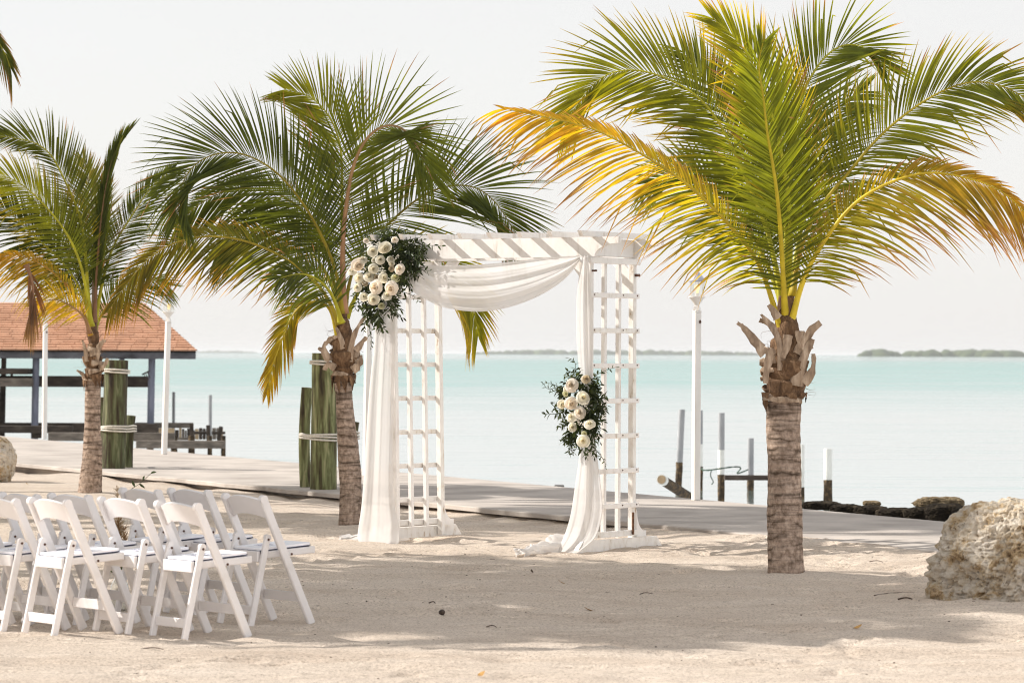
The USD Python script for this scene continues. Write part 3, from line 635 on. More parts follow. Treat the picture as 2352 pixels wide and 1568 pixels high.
palm('palm_tree', 'middle palm with dark green fronds directly left of the arch', ground(803, 1206)[1],
    [(803, 1209, 52), (805, 1150, 51), (804, 1090, 51), (797, 1000, 47), (791, 920, 41), (788, 878, 42), (790, 850, 52), (790, 825, 60), (788, 785, 44), (788, 745, 30), (786, 700, 22)], 5,
    [[(758, 828), (742, 806), (731, 799)], [(754, 826), (745, 792), (763, 779)], [(803, 830), (813, 770), (840, 724)], [(817, 805), (842, 774)], [(770, 845), (752, 838), (745, 850)], [(810, 850), (826, 835), (830, 815)], [(790, 800), (780, 770), (772, 752)]],
    [
     dict(px=[(784, 720), (774, 636), (749, 564), (715, 497), (678, 443), (640, 401), (598, 371), (547, 352), (497, 354), (455, 373), (421, 417), (408, 500)], d0=-0.05, d1=-0.5, len=195, base_col=DG, tip_col=DG * 1.2, edge_col=G, droop=0.30, tilt=0.2, bare=0.20, stalk=YEL * 0.45),
     dict(px=[(778, 745), (760, 700), (732, 657), (673, 606), (615, 573), (556, 552), (489, 543), (430, 550), (380, 568), (334, 602), (295, 648), (250, 712)], d0=-0.1, d1=-0.6, len=165, base_col=DG * 1.4, tip_col=LG * 0.35 + ORANGE * 0.15, edge_col=ORANGE * 0.7, droop=0.5, tilt=0.4, bare=0.12, up_len=0.45, stalk=YEL * 0.6, ragged=0.10, lo_len=0.82),
     dict(px=[(782, 720), (755, 600), (700, 490), (631, 443), (564, 432), (510, 443), (455, 472), (405, 520)], d0=0.2, d1=0.6, len=150, base_col=DG, tip_col=DG * 1.3, edge_col=G, droop=0.5, tilt=0.3, bare=0.25, up_len=0.55, stalk=YEL * 0.45),
     dict(px=[(786, 720), (786, 560), (785, 440), (775, 310), (752, 262), (722, 230), (690, 214), (655, 206)], d0=0.15, d1=0.5, len=155, base_col=G * 0.9, tip_col=LG, edge_col=LG * 0.8, droop=0.12, tilt=0.1, bare=0.42),
     dict(px=[(788, 720), (787, 600), (790, 520), (797, 460), (808, 396), (833, 333), (862, 300), (896, 288), (930, 300), (959, 338), (993, 413)], d0=-0.03, d1=-0.3, len=200, base_col=G * 0.8, tip_col=G * 1.2, edge_col=G, droop=0.16, tilt=0.15, bare=0.16, stalk=BROWN * 1.3, rad=0.032),
     dict(px=[(792, 720), (805, 640), (833, 577), (879, 527), (930, 480), (984, 443), (1043, 426), (1098, 434), (1140, 468), (1169, 510), (1200, 560)], d0=0.1, d1=0.2, len=200, base_col=DG * 1.1, tip_col=DG * 1.2, edge_col=G, droop=0.32, tilt=0.25, bare=0.18, stalk=YEL * 0.4),
     dict(px=[(778, 790), (768, 745), (748, 700), (707, 695), (672, 725), (650, 775), (630, 830), (614, 900)], d0=-0.05, d1=-0.2, len=66, base_col=LG * 0.6, tip_col=YEL * 0.75, edge_col=ORANGE * 0.8, droop=0.6, tilt=0.4, bare=0.25, spread=0.7, stalk=YEL * 0.8),
     dict(px=[(796, 730), (860, 620), (950, 580), (1030, 610), (1078, 680), (1098, 770)], d0=0.4, d1=1.1, len=130, base_col=G, tip_col=LG * 1.1, edge_col=YEL * 0.9, droop=0.7, tilt=0.4, bare=0.2, spread=0.8),
     dict(px=[(784, 730), (745, 620), (690, 560), (620, 530), (550, 540), (500, 580)], d0=0.1, d1=0.5, len=150, base_col=DG, tip_col=DG, edge_col=G, droop=0.5, tilt=0.2, bare=0.2, up_len=0.8),
     dict(px=[(784, 740), (750, 660), (700, 630), (640, 640)], d0=-0.2, d1=-0.8, len=110, base_col=DG * 1.2, tip_col=DG, edge_col=G, droop=0.6, tilt=0.3, bare=0.2),
    ], 12, 0.060)

palm('palm_tree', 'smallest palm with yellow lower fronds standing before the boathouse', ground(207, 1131)[1],
    [(206, 1136, 60), (208, 1110, 50), (211, 1072, 44), (212, 998, 37), (213, 924, 36), (214, 872, 37), (214, 845, 39), (215, 815, 36), (215, 790, 26), (214, 765, 20), (213, 735, 15)], 5,
    [[(201, 830), (195, 800), (189, 780)], [(226, 800), (236, 785), (242, 781)], [(200, 868), (186, 856), (176, 850)], [(228, 846), (240, 838), (247, 822)], [(222, 830), (226, 805), (228, 790)]],
    [
     dict(px=[(210, 750), (200, 640), (182, 495), (141, 399), (108, 347), (67, 324), (30, 317), (-12, 314), (-50, 330)], d0=-0.1, d1=-0.3, len=125, base_col=G * 0.9, tip_col=G * 0.7, edge_col=G, droop=0.3, tilt=0.5, bare=0.22, lo_len=0.55),
     dict(px=[(213, 740), (216, 600), (214, 490), (204, 420), (190, 366)], d0=0.1, d1=0.6, len=105, base_col=DG * 1.3, tip_col=G + DEAD * 0.4, edge_col=DEAD, droop=0.3, tilt=0.2, bare=0.2, stalk=DEAD),
     dict(px=[(216, 740), (224, 607), (234, 495), (249, 402), (268, 343), (294, 303)], d0=-0.1, d1=-0.2, len=105, base_col=DG, tip_col=DG * 1.2, edge_col=G, droop=0.1, tilt=0.9, bare=0.15, open_=0.6, spread=0.6, stalk=BROWN * 0.8),
     dict(px=[(218, 740), (235, 650), (268, 551), (298, 503), (327, 458), (357, 421), (400, 388)], d0=0.15, d1=0.6, len=110, base_col=DG, tip_col=DG * 1.2, edge_col=G, droop=0.35, tilt=0.4, bare=0.2, up_len=0.7),
     dict(px=[(208, 745), (195, 650), (167, 562), (123, 495), (82, 451), (45, 421), (-5, 404), (-50, 410)], d0=-0.15, d1=-0.6, len=115, base_col=G * 1.1, tip_col=LG * 1.3, edge_col=YEL * 0.6, droop=0.45, tilt=0.4, bare=0.25),
     dict(px=[(208, 745), (186, 650), (160, 588), (125, 525), (78, 480)], d0=0.15, d1=0.5, len=125, base_col=DG * 0.7, tip_col=DG * 0.8, edge_col=DG, droop=0.4, tilt=0.3, bare=0.2),
     dict(px=[(208, 748), (190, 680), (141, 600), (93, 555), (45, 510), (-5, 470), (-50, 450)], d0=0.0, d1=0.1, len=130, base_col=DG * 0.75, tip_col=DG * 0.8, edge_col=DG, droop=0.45, tilt=0.3, bare=0.2),
     dict(px=[(208, 770), (190, 712), (165, 668), (138, 640), (89, 603), (41, 586), (-5, 592), (-45, 625)], d0=-0.2, d1=-0.7, len=105, base_col=LG * 0.8, tip_col=ORANGE * 0.8, edge_col=YEL, droop=0.75, tilt=0.6, bare=0.2, up_len=0.35, stalk=ORANGE * 0.7),
     dict(px=[(205, 765), (190, 725), (165, 704), (123, 688), (85, 700)], d0=-0.25, d1=-0.6, len=75, base_col=YEL * 0.8, tip_col=YEL, edge_col=LG, droop=0.5, tilt=0.3, bare=0.25, stalk=BROWN),
     dict(px=[(60, 608), (72, 640), (76, 690), (70, 730), (66, 755)], d0=-0.6, d1=-0.7, len=70, base_col=BROWN * 0.8, tip_col=DEAD * 0.9, edge_col=DEAD, droop=0.9, tilt=0.5, bare=0.1, spread=0.35, stalk=BROWN, ragged=0.3),
     dict(px=[(218, 760), (238, 715), (283, 674), (335, 646), (385, 655)], d0=0.2, d1=0.5, len=90, base_col=DG * 1.2, tip_col=G, edge_col=G, droop=0.6, tilt=0.3, bare=0.15),
    ], 13, 0.055)

# palms standing just outside the picture on the left; one frond tip reaches into view
def wild_palm(label, x, y, h, seed, n, reach, group=None, special=None, avoid=None):
    rng = np.random.default_rng(seed)
    z0 = gz((x, y))
    t = Thing('palm_tree', label, 'palm tree', (x, y, z0 - 0.05), group=group)
    top = np.array([x + rng.uniform(-0.2, 0.1), y, z0 + h])
    t.part('trunk', trunk_geo([np.array([x, y, z0 - 0.1]), np.array([x - 0.05, y, z0 + h * 0.5]), top], [0.15, 0.115, 0.10], rng), trunk_m, True, world=True)
    v, f = tube(spline([top - [0, 0, 0.05], top + [0, 0, 0.3], top + [0, 0, 0.6]], 12), np.array([0.11, 0.15, 0.17, 0.17, 0.16, 0.15, 0.13, 0.12, 0.10, 0.09, 0.07, 0.05]), 18)
    t.part('fibre_sheath', (v, f), soil_m, 40, world=True)
    for k in range(n):
        a = 2.399 * k + rng.uniform(-0.2, 0.2); e = 1.25 - 1.15 * (k / n)
        R = reach * rng.uniform(0.88, 1.08)
        d = np.array([math.cos(a), math.sin(a), 0])
        if avoid is not None and avoid(top + d * R): R *= 0.62
        p0 = top + np.array([0, 0, 0.35])
        P = [p0, p0 + d * R * 0.35 * math.cos(e) ** 0.4 + [0, 0, R * 0.42 * math.sin(e)], p0 + d * R * 0.75 + [0, 0, R * (0.62 * math.sin(e) - 0.05)], p0 + d * R + [0, 0, R * (0.42 * math.sin(e) - 0.30)]]
        vw = unit(np.array([0, 0, 1.0]) * 0.9 + d * 0.3)
        add_frond(t, P, length=0.62, rng=rng, base_col=G, tip_col=LG * 0.9, edge_col=YEL * 0.5, droop=0.35, tilt=0.1, bare=0.15, step=0.026, view=vw, width=0.04)
    if special is not None:
        P = [top + [0, 0, 0.35]] + special
        add_frond(t, P, length=0.36, rng=rng, base_col=DG * 1.3, tip_col=DG * 1.2, edge_col=BROWN, droop=0.9, tilt=0.5, bare=0.15, step=0.03, spread=0.7)
    return t
def inview(p):
    return p[0] > -0.153 * p[1] - 0.25
sp = [at(-330, -190, 22.3), at(-140, -60, 22.4), at(-15, 80, 22.5), at(12, 125, 22.55), at(24, 158, 22.6)]
wild_palm('palm beyond the left edge, only a drooping frond tip in view', -6.35, 22.3, 3.7, 31, 20, 2.1, special=sp, avoid=inview)
for lab, x, y, h, sd, n, rc in (('tall palm out of frame left of the chairs', -8.2, 23.3, 3.9, 32, 22, 1.8), ('leaning palm out of frame left of the smallest boulder', -7.0, 27.0, 4.2, 33, 22, 2.4),
        ('tallest palm out of frame left of the open sand', -8.6, 24.9, 6.4, 34, 24, 2.4), ('slim tall palm out of frame behind the tallest one', -9.9, 26.6, 7.2, 35, 24, 2.4),
        ('palm out of frame near the walkway', -8.9, 34.6, 4.4, 36, 20, 2.3), ('palm out of frame before the boathouse', -10.6, 41.4, 6.4, 37, 24, 2.5),
        ('tall palm out of frame beside the walkway', -7.6, 36.0, 6.2, 38, 24, 2.4), ('tallest palm out of frame beside the walkway', -8.6, 35.4, 8.4, 39, 24, 2.6)):
    wild_palm(lab, x, y, h, sd, n, rc, avoid=inview)

# ---------------------------------------------------------------- wedding arch
PR = ground(1352, 1266); PR[2] = 0
ang = math.radians(-35)
U = np.array([math.cos(ang), math.sin(ang), 0]); W = np.array([-math.sin(ang), math.cos(ang), 0]); Z = np.array([0, 0, 1.0])
DEP, SPAN = 0.66, 2.06
arch = Thing('wedding_arch', 'white wooden trellis arch with rafters and draped cloth on the sand', 'arch', PR)
def A(u, w, z, lean=0.0): return PR + U * (u + lean * (2.45 - z)) + W * w + Z * z
HB, HT = 2.462, 2.625           # underside and top of the beams
def lean_of(u): return 0.022 if u < -1 else 0.0
for side, u0, z0 in ((1, 0.0, 0.0), (-1, -SPAN, 0.035)):
    ln = lean_of(u0)
    for w in (0.0, DEP):
        arch.part('post', bar(A(u0, w, z0 + 0.012, ln), A(u0, w, HB - 0.002, ln), 0.05, 0.05, side=W), paint_worn if w else paint, world=True)
    for w in (0.22, 0.44):
        arch.part('lath', bar(A(u0, w, z0 + 0.10, ln), A(u0, w, 2.43, ln), 0.036, 0.038, side=W), paint, world=True)
    so = 0.036 * side
    for k in range(7):
        z = 2.142 - 0.2955 * k
        arch.part('slat', bar(A(u0 + so, -0.045, z, ln), A(u0 + so, DEP + 0.045, z, ln), 0.018, 0.042, side=Z), paint_worn if k % 3 == 1 else paint, world=True)
        for w in (0.0, 0.22, 0.44, DEP):
            pass
    arch.part('top_rail', bar(A(u0 + so, -0.05, 2.432, ln), A(u0 + so, DEP + 0.05, 2.432, ln), 0.022, 0.052, side=Z), paint, world=True)
    arch.part('bottom_rail', bar(A(u0 + so, -0.03, z0 + 0.135, ln), A(u0 + so, DEP + 0.03, z0 + 0.135, ln), 0.024, 0.05, side=Z), paint_worn, world=True)
    # foot board with slanted ends and its two braces
    b0, b1 = (-0.30 if side > 0 else -0.10), DEP + 0.36
    arch.part('foot_board', extr([(b0, 0), (b1, 0), (b1 - 0.09, 0.095), (b0 + 0.09, 0.095)], 0.045, A(u0 + 0.06 * side, 0, z0 + 0.0, ln), W, Z, U), paint_worn, world=True)
    for sgn, w0 in ((1, DEP + 0.026),):
        arc = [(0.13 - 0.12 * math.sin(t), 0.06 + 0.17 * (1 - math.cos(t))) for t in np.linspace(0, math.pi / 2, 7)]
        pl = [(0, 0), (0.155, 0), (0.155, 0.05)] + [(x, 0.05 + (y - 0.06)) for x, y in arc] + [(0, 0.24)]
        arch.part('foot_brace', extr(pl, 0.036, A(u0 + 0.012 * side, w0, z0 + 0.096, ln), W * sgn, Z, U), paint, world=True)
    # boards closing the ends between the two beams
    arch.part('end_board', bar(A(u0 + 0.012 * side, 0.024, (HB + HT) / 2), A(u0 + 0.012 * side, DEP - 0.024, (HB + HT) / 2), 0.028, HT - HB - 0.012, side=Z), paint, world=True)
    # bolts of the trellis
    for k in range(7):
        z = 2.142 - 0.2955 * k
        for w in (0.0, 0.44, DEP):
            c = trimesh.creation.icosphere(1, 0.0062).apply_translation(A(u0 + so + 0.011 * side, w + 0.004, z + 0.004, ln))
            arch.part('screw', c, bolt_m, world=True)
for w, f in ((0.0, -1), (DEP, 1)):
    h = HT - HB; e = 0.26
    arc = [(0.24 * (1 - math.cos(t)), 0.11 * math.sin(t)) for t in np.linspace(0, math.pi / 2, 9)]
    right = [(e - 0.20 + x, y) for x, y in arc]
    lo = -SPAN - e
    left = [(lo + 0.20 - x, y) for x, y in arc][::-1]
    pl = left[::1] + right + [(e + 0.04, h), (lo - 0.04, h)]
    pl = [(lo - 0.04, h)] + [(lo + 0.20 - x, y) for x, y in arc[::-1]] + right + [(e + 0.04, h)]
    arch.part('beam', extr(pl, 0.044, A(0, w, HB), U, Z, W), paint, world=True)
for k in range(8):
    u = 0.0 - 0.31 * k + 0.05
    a, b, h = -0.235, DEP + 0.235, 0.046
    pl = [(a + 0.035, 0), (b - 0.035, 0), (b, h), (a, h)]
    arch.part('rafter', extr(pl, 0.04, A(u, 0, HT + 0.002), W, Z, U), paint, world=True)
for u0, s in ((0.0, -1), (-SPAN, 1)):
    for w in (0.0, DEP):
        pl = [(0.028, -0.30), (0.10, -0.30), (0.10, -0.155), (0.235, 0.0), (0.12, 0.0), (0.028, -0.10)]
        arch.part('corner_bracket', extr(pl, 0.03, A(u0 + 0.0, w, HB - 0.003, lean_of(u0) * 0.3), U * s, Z, W), paint, world=True)
arch.part('bolt', trimesh.creation.cylinder(0.012, 0.05, 10).apply_transform(trimesh.geometry.align_vectors([0, 0, 1], U)).apply_translation(A(0.045, DEP, 2.32)), bolt_m, world=True)
arch.part('bolt', trimesh.creation.cylinder(0.008, 0.05, 10).apply_transform(trimesh.geometry.align_vectors([0, 0, 1], U)).apply_translation(A(0.045, 0.0, 2.345)), bolt_m, world=True)
arch.part('anchor_stake', bar(A(0.062, DEP - 0.075, 0.12), A(0.062, DEP - 0.075, 0.31), 0.018, 0.018, side=W), rust, world=True)

# ---------------------------------------------------------------- cloth
def frontp(px, py, off):
    """On the upright plane of the arch's front, off metres towards the viewer."""
    return on_plane(px, py, A(0, -off, 0), W)
def cloth_rows(rows, n_s, n_t, fold, folds, off, seed, phase_drift=1.5, extra=None):
    """rows: (left_px, right_px, y_px, off) from top to bottom; a gathered hanging cloth with vertical folds."""
    R = np.array(rows, float)
    k = np.linspace(0, 1, len(R))
    cs = CubicSpline(k, R, bc_type='natural')(np.linspace(0, 1, n_t))
    rng = np.random.default_rng(seed)
    P = np.zeros((n_t, n_s, 3))
    a = np.linspace(0, 1, n_s)
    ph = rng.uniform(0, 6.28, 5)
    for i in range(n_t):
        l, r, y, o = cs[i]; v = i / (n_t - 1)
        b = a + 0.020 * np.sin(a * 13 + v * 5 + ph[0]) + 0.016 * np.sin(a * 6 - v * 7 + ph[2])
        f = sum(fold * wgt * np.sin(2 * np.pi * fr * folds * b + ph[j] + phase_drift * v * (j - 1)) for j, (fr, wgt) in enumerate(((1.0, 0.6), (1.73, 0.4), (0.47, 0.6), (3.1, 0.10), (5.3, 0.05))))
        rr = 0.03 * np.sqrt(np.maximum(0, 1 - (2 * a - 1) ** 2))
        for j in range(n_s):
            P[i, j] = frontp(l + (r - l) * b[j], y + 1.2 * math.sin(9 * a[j] + ph[3]), o + f[j] * (0.6 + 0.6 * v) + rr[j])
    return P
# swag
topE = [(938, 625), (970, 611), (1020, 609), (1059, 609), (1120, 606), (1187, 599), (1260, 591), (1331, 587)]
botE = [(925, 640), (942, 664), (976, 687), (1008, 702), (1059, 713), (1107, 715.5), (1171, 705), (1235, 681), (1283, 652), (1315, 622), (1333, 596)]
te, be = spline(topE, 90), spline(botE, 90)
P = np.zeros((90, 46, 3))
rng = np.random.default_rng(4)
for i in range(90):
    s = i / 89
    for j in range(46):
        v = j / 45
        vv = v ** (1.0)
        q = te[i] * (1 - vv) + be[i] * vv
        gather = 0.25 + 0.75 * math.sin(math.pi * min(1, max(0.0, s * 0.98))) ** 0.7
        fo = 0.012 * math.sin(2 * math.pi * (2.6 * v ** 0.8) + 1.6 * math.sin(3 * s) + 0.8) + 0.005 * math.sin(2 * math.pi * 5.3 * v + 3.6 * s) + 0.002 * math.sin(2 * math.pi * 13 * v - 2 * s)
        P[i, j] = frontp(q[0], q[1], 0.10 + 0.055 * math.sin(math.pi * v) * gather + fo * (0.45 + 0.55 * gather))
single('swag', sheet(P), sheer, 'white sheer cloth swag slung under the beam of the arch', 'cloth', smooth=True)
# right drape
rows = [(1338, 1350, 588, 0.09), (1330, 1357, 640, 0.09), (1324, 1362, 720, 0.09), (1328, 1362, 820, 0.09), (1334, 1361, 900, 0.09), (1332, 1364, 980, 0.08), (1329, 1371, 1050, 0.08), (1320, 1378, 1110, 0.08), (1312, 1383, 1165, 0.10), (1303, 1378, 1205, 0.13), (1292, 1366, 1236, 0.17), (1280, 1342, 1258, 0.24), (1268, 1330, 1268, 0.30)]
Pd = cloth_rows(rows, 90, 110, 0.011, 1.8, 0.1, 7)
single('drape', sheet(Pd), sheer, 'white sheer drape tied with flowers down the right post', 'cloth', smooth=True)
# left drape
rows = [(868, 906, 650, 0.10), (863, 907, 720, 0.10), (857, 908, 800, 0.10), (850, 907, 880, 0.10), (845, 906, 960, 0.10), (841, 905, 1040, 0.10), (837, 905, 1110, 0.10), (832, 909, 1165, 0.11), (826, 915, 1200, 0.15), (821, 916, 1226, 0.19), (822, 914, 1244, 0.24), (832, 902, 1250, 0.26)]
Pd = cloth_rows(rows, 90, 110, 0.011, 1.6, 0.1, 8)
single('drape', sheet(Pd), sheer, 'white sheer drape hanging straight below the large flowers', 'cloth', smooth=True)
def puddle(pxs, seed, hgt):
    """Cloth gathered on the sand along a row of pixels (x, y_bottom, width_m)."""
    rng = np.random.default_rng(seed)
    n, m = 70, 26
    C = spline([ground(x, y, 0.01) for x, y, w in pxs], n)
    Wd = CubicSpline(np.linspace(0, 1, len(pxs)), [w for *_, w in pxs])(np.linspace(0, 1, n))
    T = unit(np.gradient(C, axis=0)); S = unit(np.cross([0, 0, 1.0], T))
    P = np.zeros((n, m, 3))
    for i in range(n):
        a = np.linspace(0, np.pi, m)
        s = i / (n - 1)
        q = C[i] + np.outer(-np.cos(a) * Wd[i], S[i]); z = np.sin(a) ** 0.8 * Wd[i] * hgt
        f = meshkit.fbm(np.stack([np.full(m, s * 7), np.linspace(0, 5, m), np.full(m, seed)], 1), 3, seed) - 0.5
        f2 = np.sin(np.linspace(0, 22, m) + s * 9)
        f3 = meshkit.fbm(np.stack([np.full(m, s * 22), np.linspace(0, 9, m), np.full(m, seed + 9)], 1), 3, seed + 2) - 0.5
        z = z * (1 + 1.5 * f + 0.9 * f3) + 0.008 * f2 * np.sin(a)
        P[i] = q + S[i] * (0.12 * f + 0.04 * f3)[:, None] + T[i] * (0.05 * f3)[:, None]
        P[i, :, 2] = np.maximum(sand_h(P[i, :, 0], P[i, :, 1]) + 0.004 + z, 0.0)
    return P
single('drape_train', sheet(puddle([(1196, 1279, 0.045), (1212, 1274, 0.07), (1240, 1267, 0.09), (1270, 1264, 0.10), (1300, 1258, 0.12), (1330, 1250, 0.10), (1348, 1240, 0.05)], 3, 0.95)), sheer, 'white sheer cloth end trailing on sand from the right drape', 'cloth', smooth=True)
single('drape_train', sheet(puddle([(780, 1236, 0.035), (800, 1236, 0.05), (826, 1238, 0.08), (860, 1240, 0.12), (890, 1238, 0.12), (912, 1232, 0.06)], 5, 0.85)), sheer, 'white sheer cloth end puddled on sand under the left drape', 'cloth', smooth=True)

# ---------------------------------------------------------------- flowers
def rose_geo(c, r, nrm, rng, tint, openness=1.0):
    """Nested cupped petals round an axis."""
    nrm = unit(nrm); a = unit(np.cross(nrm, [0.1, 0.3, 1.0])); b = np.cross(nrm, a)
    ms, cols = [], []
    layers = ((0.10, 2, 1.02, 1.2), (0.22, 3, 1.02, 1.2), (0.37, 4, 1.0, 1.1), (0.55, 5, 0.96, 1.0), (0.76, 5, 0.80, 0.8), (1.0, 6, 0.50, 0.45))
    for li, (rr, n, hh, cup) in enumerate(layers):
        off = rng.uniform(0, 6.28)
        for k in range(n):
            th0 = off + 2 * math.pi * k / n + rng.normal(0, 0.12)
            span = 2 * math.pi / n * 0.85
            P = np.zeros((5, 6, 3))
            wob = rng.normal(0, 0.06)
            for i, v in enumerate(np.linspace(0, 1, 5)):
                for j, w in enumerate(np.linspace(-1, 1, 6)):
                    th = th0 + w * span * (0.35 + 0.65 * math.sin(math.pi * min(1, 0.25 + v * 0.62)))
                    rad = r * rr * (0.28 + 0.72 * math.sin(v * math.pi / 2) ** 0.8) * (1 + 0.10 * (v ** 3) * (li + 1) / 2 + wob)
                    hz_ = r * (-0.55 + (hh + 0.45) * v * cup ** 0.3 - 0.16 * v ** 4 * li - 0.10 * w * w * v)
                    P[i, j] = c + a * math.cos(th) * rad + b * math.sin(th) * rad + nrm * hz_ * 0.85
            V_, F_ = sheet(P)
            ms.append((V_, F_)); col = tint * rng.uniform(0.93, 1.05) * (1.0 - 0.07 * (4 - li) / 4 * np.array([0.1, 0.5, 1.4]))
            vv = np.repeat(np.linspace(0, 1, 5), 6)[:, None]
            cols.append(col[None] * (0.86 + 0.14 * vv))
    bud = trimesh.creation.icosphere(1); bv = bud.vertices * r * np.array([0.17, 0.17, 0.42])
    ms.append((c + bv[:, :1] * a + bv[:, 1:2] * b + (bv[:, 2:] + 0.12 * r) * nrm, bud.faces)); cols.append(np.repeat((tint * np.array([1, 0.95, 0.85]))[None], len(bv), 0))
    v, f = cat_(ms)
    return v, f, np.vstack(cols)
ROSE_SIZE = 0.93
CREAM, BLUSH, GREENISH, BEIGE = np.array([0.90, 0.87, 0.75]), np.array([0.90, 0.83, 0.73]), np.array([0.74, 0.73, 0.48]), np.array([0.66, 0.56, 0.40])
def sprig_geo(pts, rng, n, leaf, wid, col):
    C = spline(pts, 24)
    st = tube(C, np.linspace(0.0035, 0.0014, 24), 4, False)
    T = unit(np.gradient(C, axis=0))
    V, F, K, cnt = [], [], [], 0
    for k in range(n):
        u = 0.06 + 0.94 * k / max(1, n - 1)
        i = int(min(23, u * 23))
        t = T[i]; sd = unit(np.cross(t, unit(np.array([rng.normal(0, 0.35), -1.0, rng.normal(0, 0.35)])))) * (1 if k % 2 else -1)
        d = unit(t * rng.uniform(0.45, 0.9) + sd * (0.9 if k < n - 1 else 0.1) + rng.normal(0, 0.2, 3))
        ln = leaf * rng.uniform(0.75, 1.15) * (1 - 0.3 * u)
        nr = unit(np.cross(d, unit(rng.normal(0, 1, 3)))); b = unit(np.cross(d, nr) + nr * 0.0)
        s = np.linspace(0, 1, 6)
        w = wid * np.sin(np.pi * s ** 0.8) ** 0.9 * ln / leaf; w[0] = wid * 0.06; w[-1] = 0
        q = C[i] + np.outer(s, d) * ln; q[:, 2] -= ln * 0.22 * s ** 2
        q += np.outer(np.sin(np.pi * s), nr) * ln * 0.05
        P = np.stack([q - b * w[:, None] / 2 + nr * w[:, None] * 0.14, q, q + b * w[:, None] / 2 + nr * w[:, None] * 0.14], 1)
        v, f = sheet(P)
        V.append(v); F.append(f + cnt); cnt += len(v)
        K.append(np.repeat((col * rng.uniform(0.6, 1.45))[None], len(v), 0))
    return st, (np.vstack(V), np.vstack(F), np.vstack(K))
SPR = np.array([0.030, 0.044, 0.017])
def flowers(name, label, org, roses, sprigs, rand_core, seed, baby):
    rng = np.random.default_rng(seed)
    t = Thing(name, label, 'flowers', org)
    for (x, y, r, o, tint) in roses:
        c = frontp(x, y, o); rm = ROSE_SIZE * r * 28.5 / FPX
        nrm = unit(unit(EYE - c) + np.array([rng.normal(-0.15, 0.3), 0, rng.normal(0.15, 0.3)]))
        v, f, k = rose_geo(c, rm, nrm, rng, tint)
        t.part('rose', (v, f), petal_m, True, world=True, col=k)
    for (pts, n, lf) in sprigs:
        m = len(pts); P = [frontp(x, y, 0.16 + 0.05 * i / m + rng.uniform(-0.02, 0.05)) for i, (x, y) in enumerate(pts)]
        st, (v, f, k) = sprig_geo(P, rng, n, lf, lf * 0.34, SPR)
        s_ = t.part('sprig', st, sprig_m, False, world=True, col=np.repeat((SPR * 1.4)[None], len(st[0]), 0))
        t.part('leaves', (v, f), sprig_m, True, parent=s_, world=True, col=k, kind='stuff')
    for (cx, cy, rx, ry, n, lf, oo) in rand_core:
        for q in range(n):
            a = rng.uniform(0, 6.28); rr = math.sqrt(rng.random())
            x0, y0 = cx + rx * 0.75 * rr * math.cos(a), cy + ry * 0.75 * rr * math.sin(a)
            a2 = a + rng.normal(0, 0.7); ln = rng.uniform(16, 34)
            x1, y1 = x0 + ln * math.cos(a2), y0 + ln * math.sin(a2) + 4
            o = oo - 0.03 + rng.uniform(-0.08, 0.04)
            P = [frontp(x0, y0, o), frontp((x0 + x1) / 2 + rng.normal(0, 3), (y0 + y1) / 2, o + 0.03), frontp(x1, y1, o + rng.uniform(-0.03, 0.06))]
            st, (v, f, k) = sprig_geo(P, rng, 9, lf * rng.uniform(0.85, 1.25), lf * 0.40, SPR * rng.uniform(0.7, 1.3))
            s_ = t.part('sprig', st, sprig_m, False, world=True, col=np.repeat((SPR * 1.4)[None], len(st[0]), 0))
            t.part('leaves', (v, f), sprig_m, True, parent=s_, world=True, col=k, kind='stuff')
    ico = trimesh.creation.icosphere(1)
    for (cx, cy, r, n) in baby:
        ms = [(ico.vertices * rng.uniform(0.0035, 0.0058) + frontp(cx + rng.normal(0, r / 2), cy + rng.normal(0, r / 2), 0.235 + rng.uniform(0, 0.05)), ico.faces) for _ in range(n)]
        v, f = cat_(ms)
        t.part('babys_breath', (v, f), petal_m, True, world=True, col=np.tile([0.78, 0.77, 0.72], (len(v), 1)), kind='stuff')
    return t
z5 = lambda x, y: (780.9 + 0.156 * x, 526.8 + 0.156 * y)
big = [(675, 285, 90, CREAM), (485, 315, 74, CREAM), (275, 535, 98, BLUSH), (335, 435, 62, CREAM), (175, 605, 62, CREAM), (590, 440, 64, CREAM), (755, 435, 54, CREAM), (490, 578, 70, CREAM), (430, 685, 72, CREAM), (275, 715, 68, CREAM), (655, 710, 72, CREAM), (870, 575, 70, BLUSH), (750, 575, 46, BEIGE), (820, 705, 60, GREENISH), (510, 845, 98, BLUSH), (742, 875, 94, BLUSH), (245, 850, 64, CREAM), (490, 1035, 80, CREAM), (360, 985, 62, CREAM), (695, 965, 64, CREAM), (610, 1120, 46, GREENISH), (540, 705, 42, BEIGE), (390, 155, 42, BLUSH), (800, 145, 46, BLUSH), (370, 785, 42, BEIGE), (500, 450, 40, CREAM), (760, 505, 42, CREAM)]
rr_ = np.random.default_rng(2)
roses = [(*z5(x, y), r * 0.156, 0.235 + (0.05 if r > 85 else 0.03 if r > 60 else 0.0), c) for x, y, r, c in big]
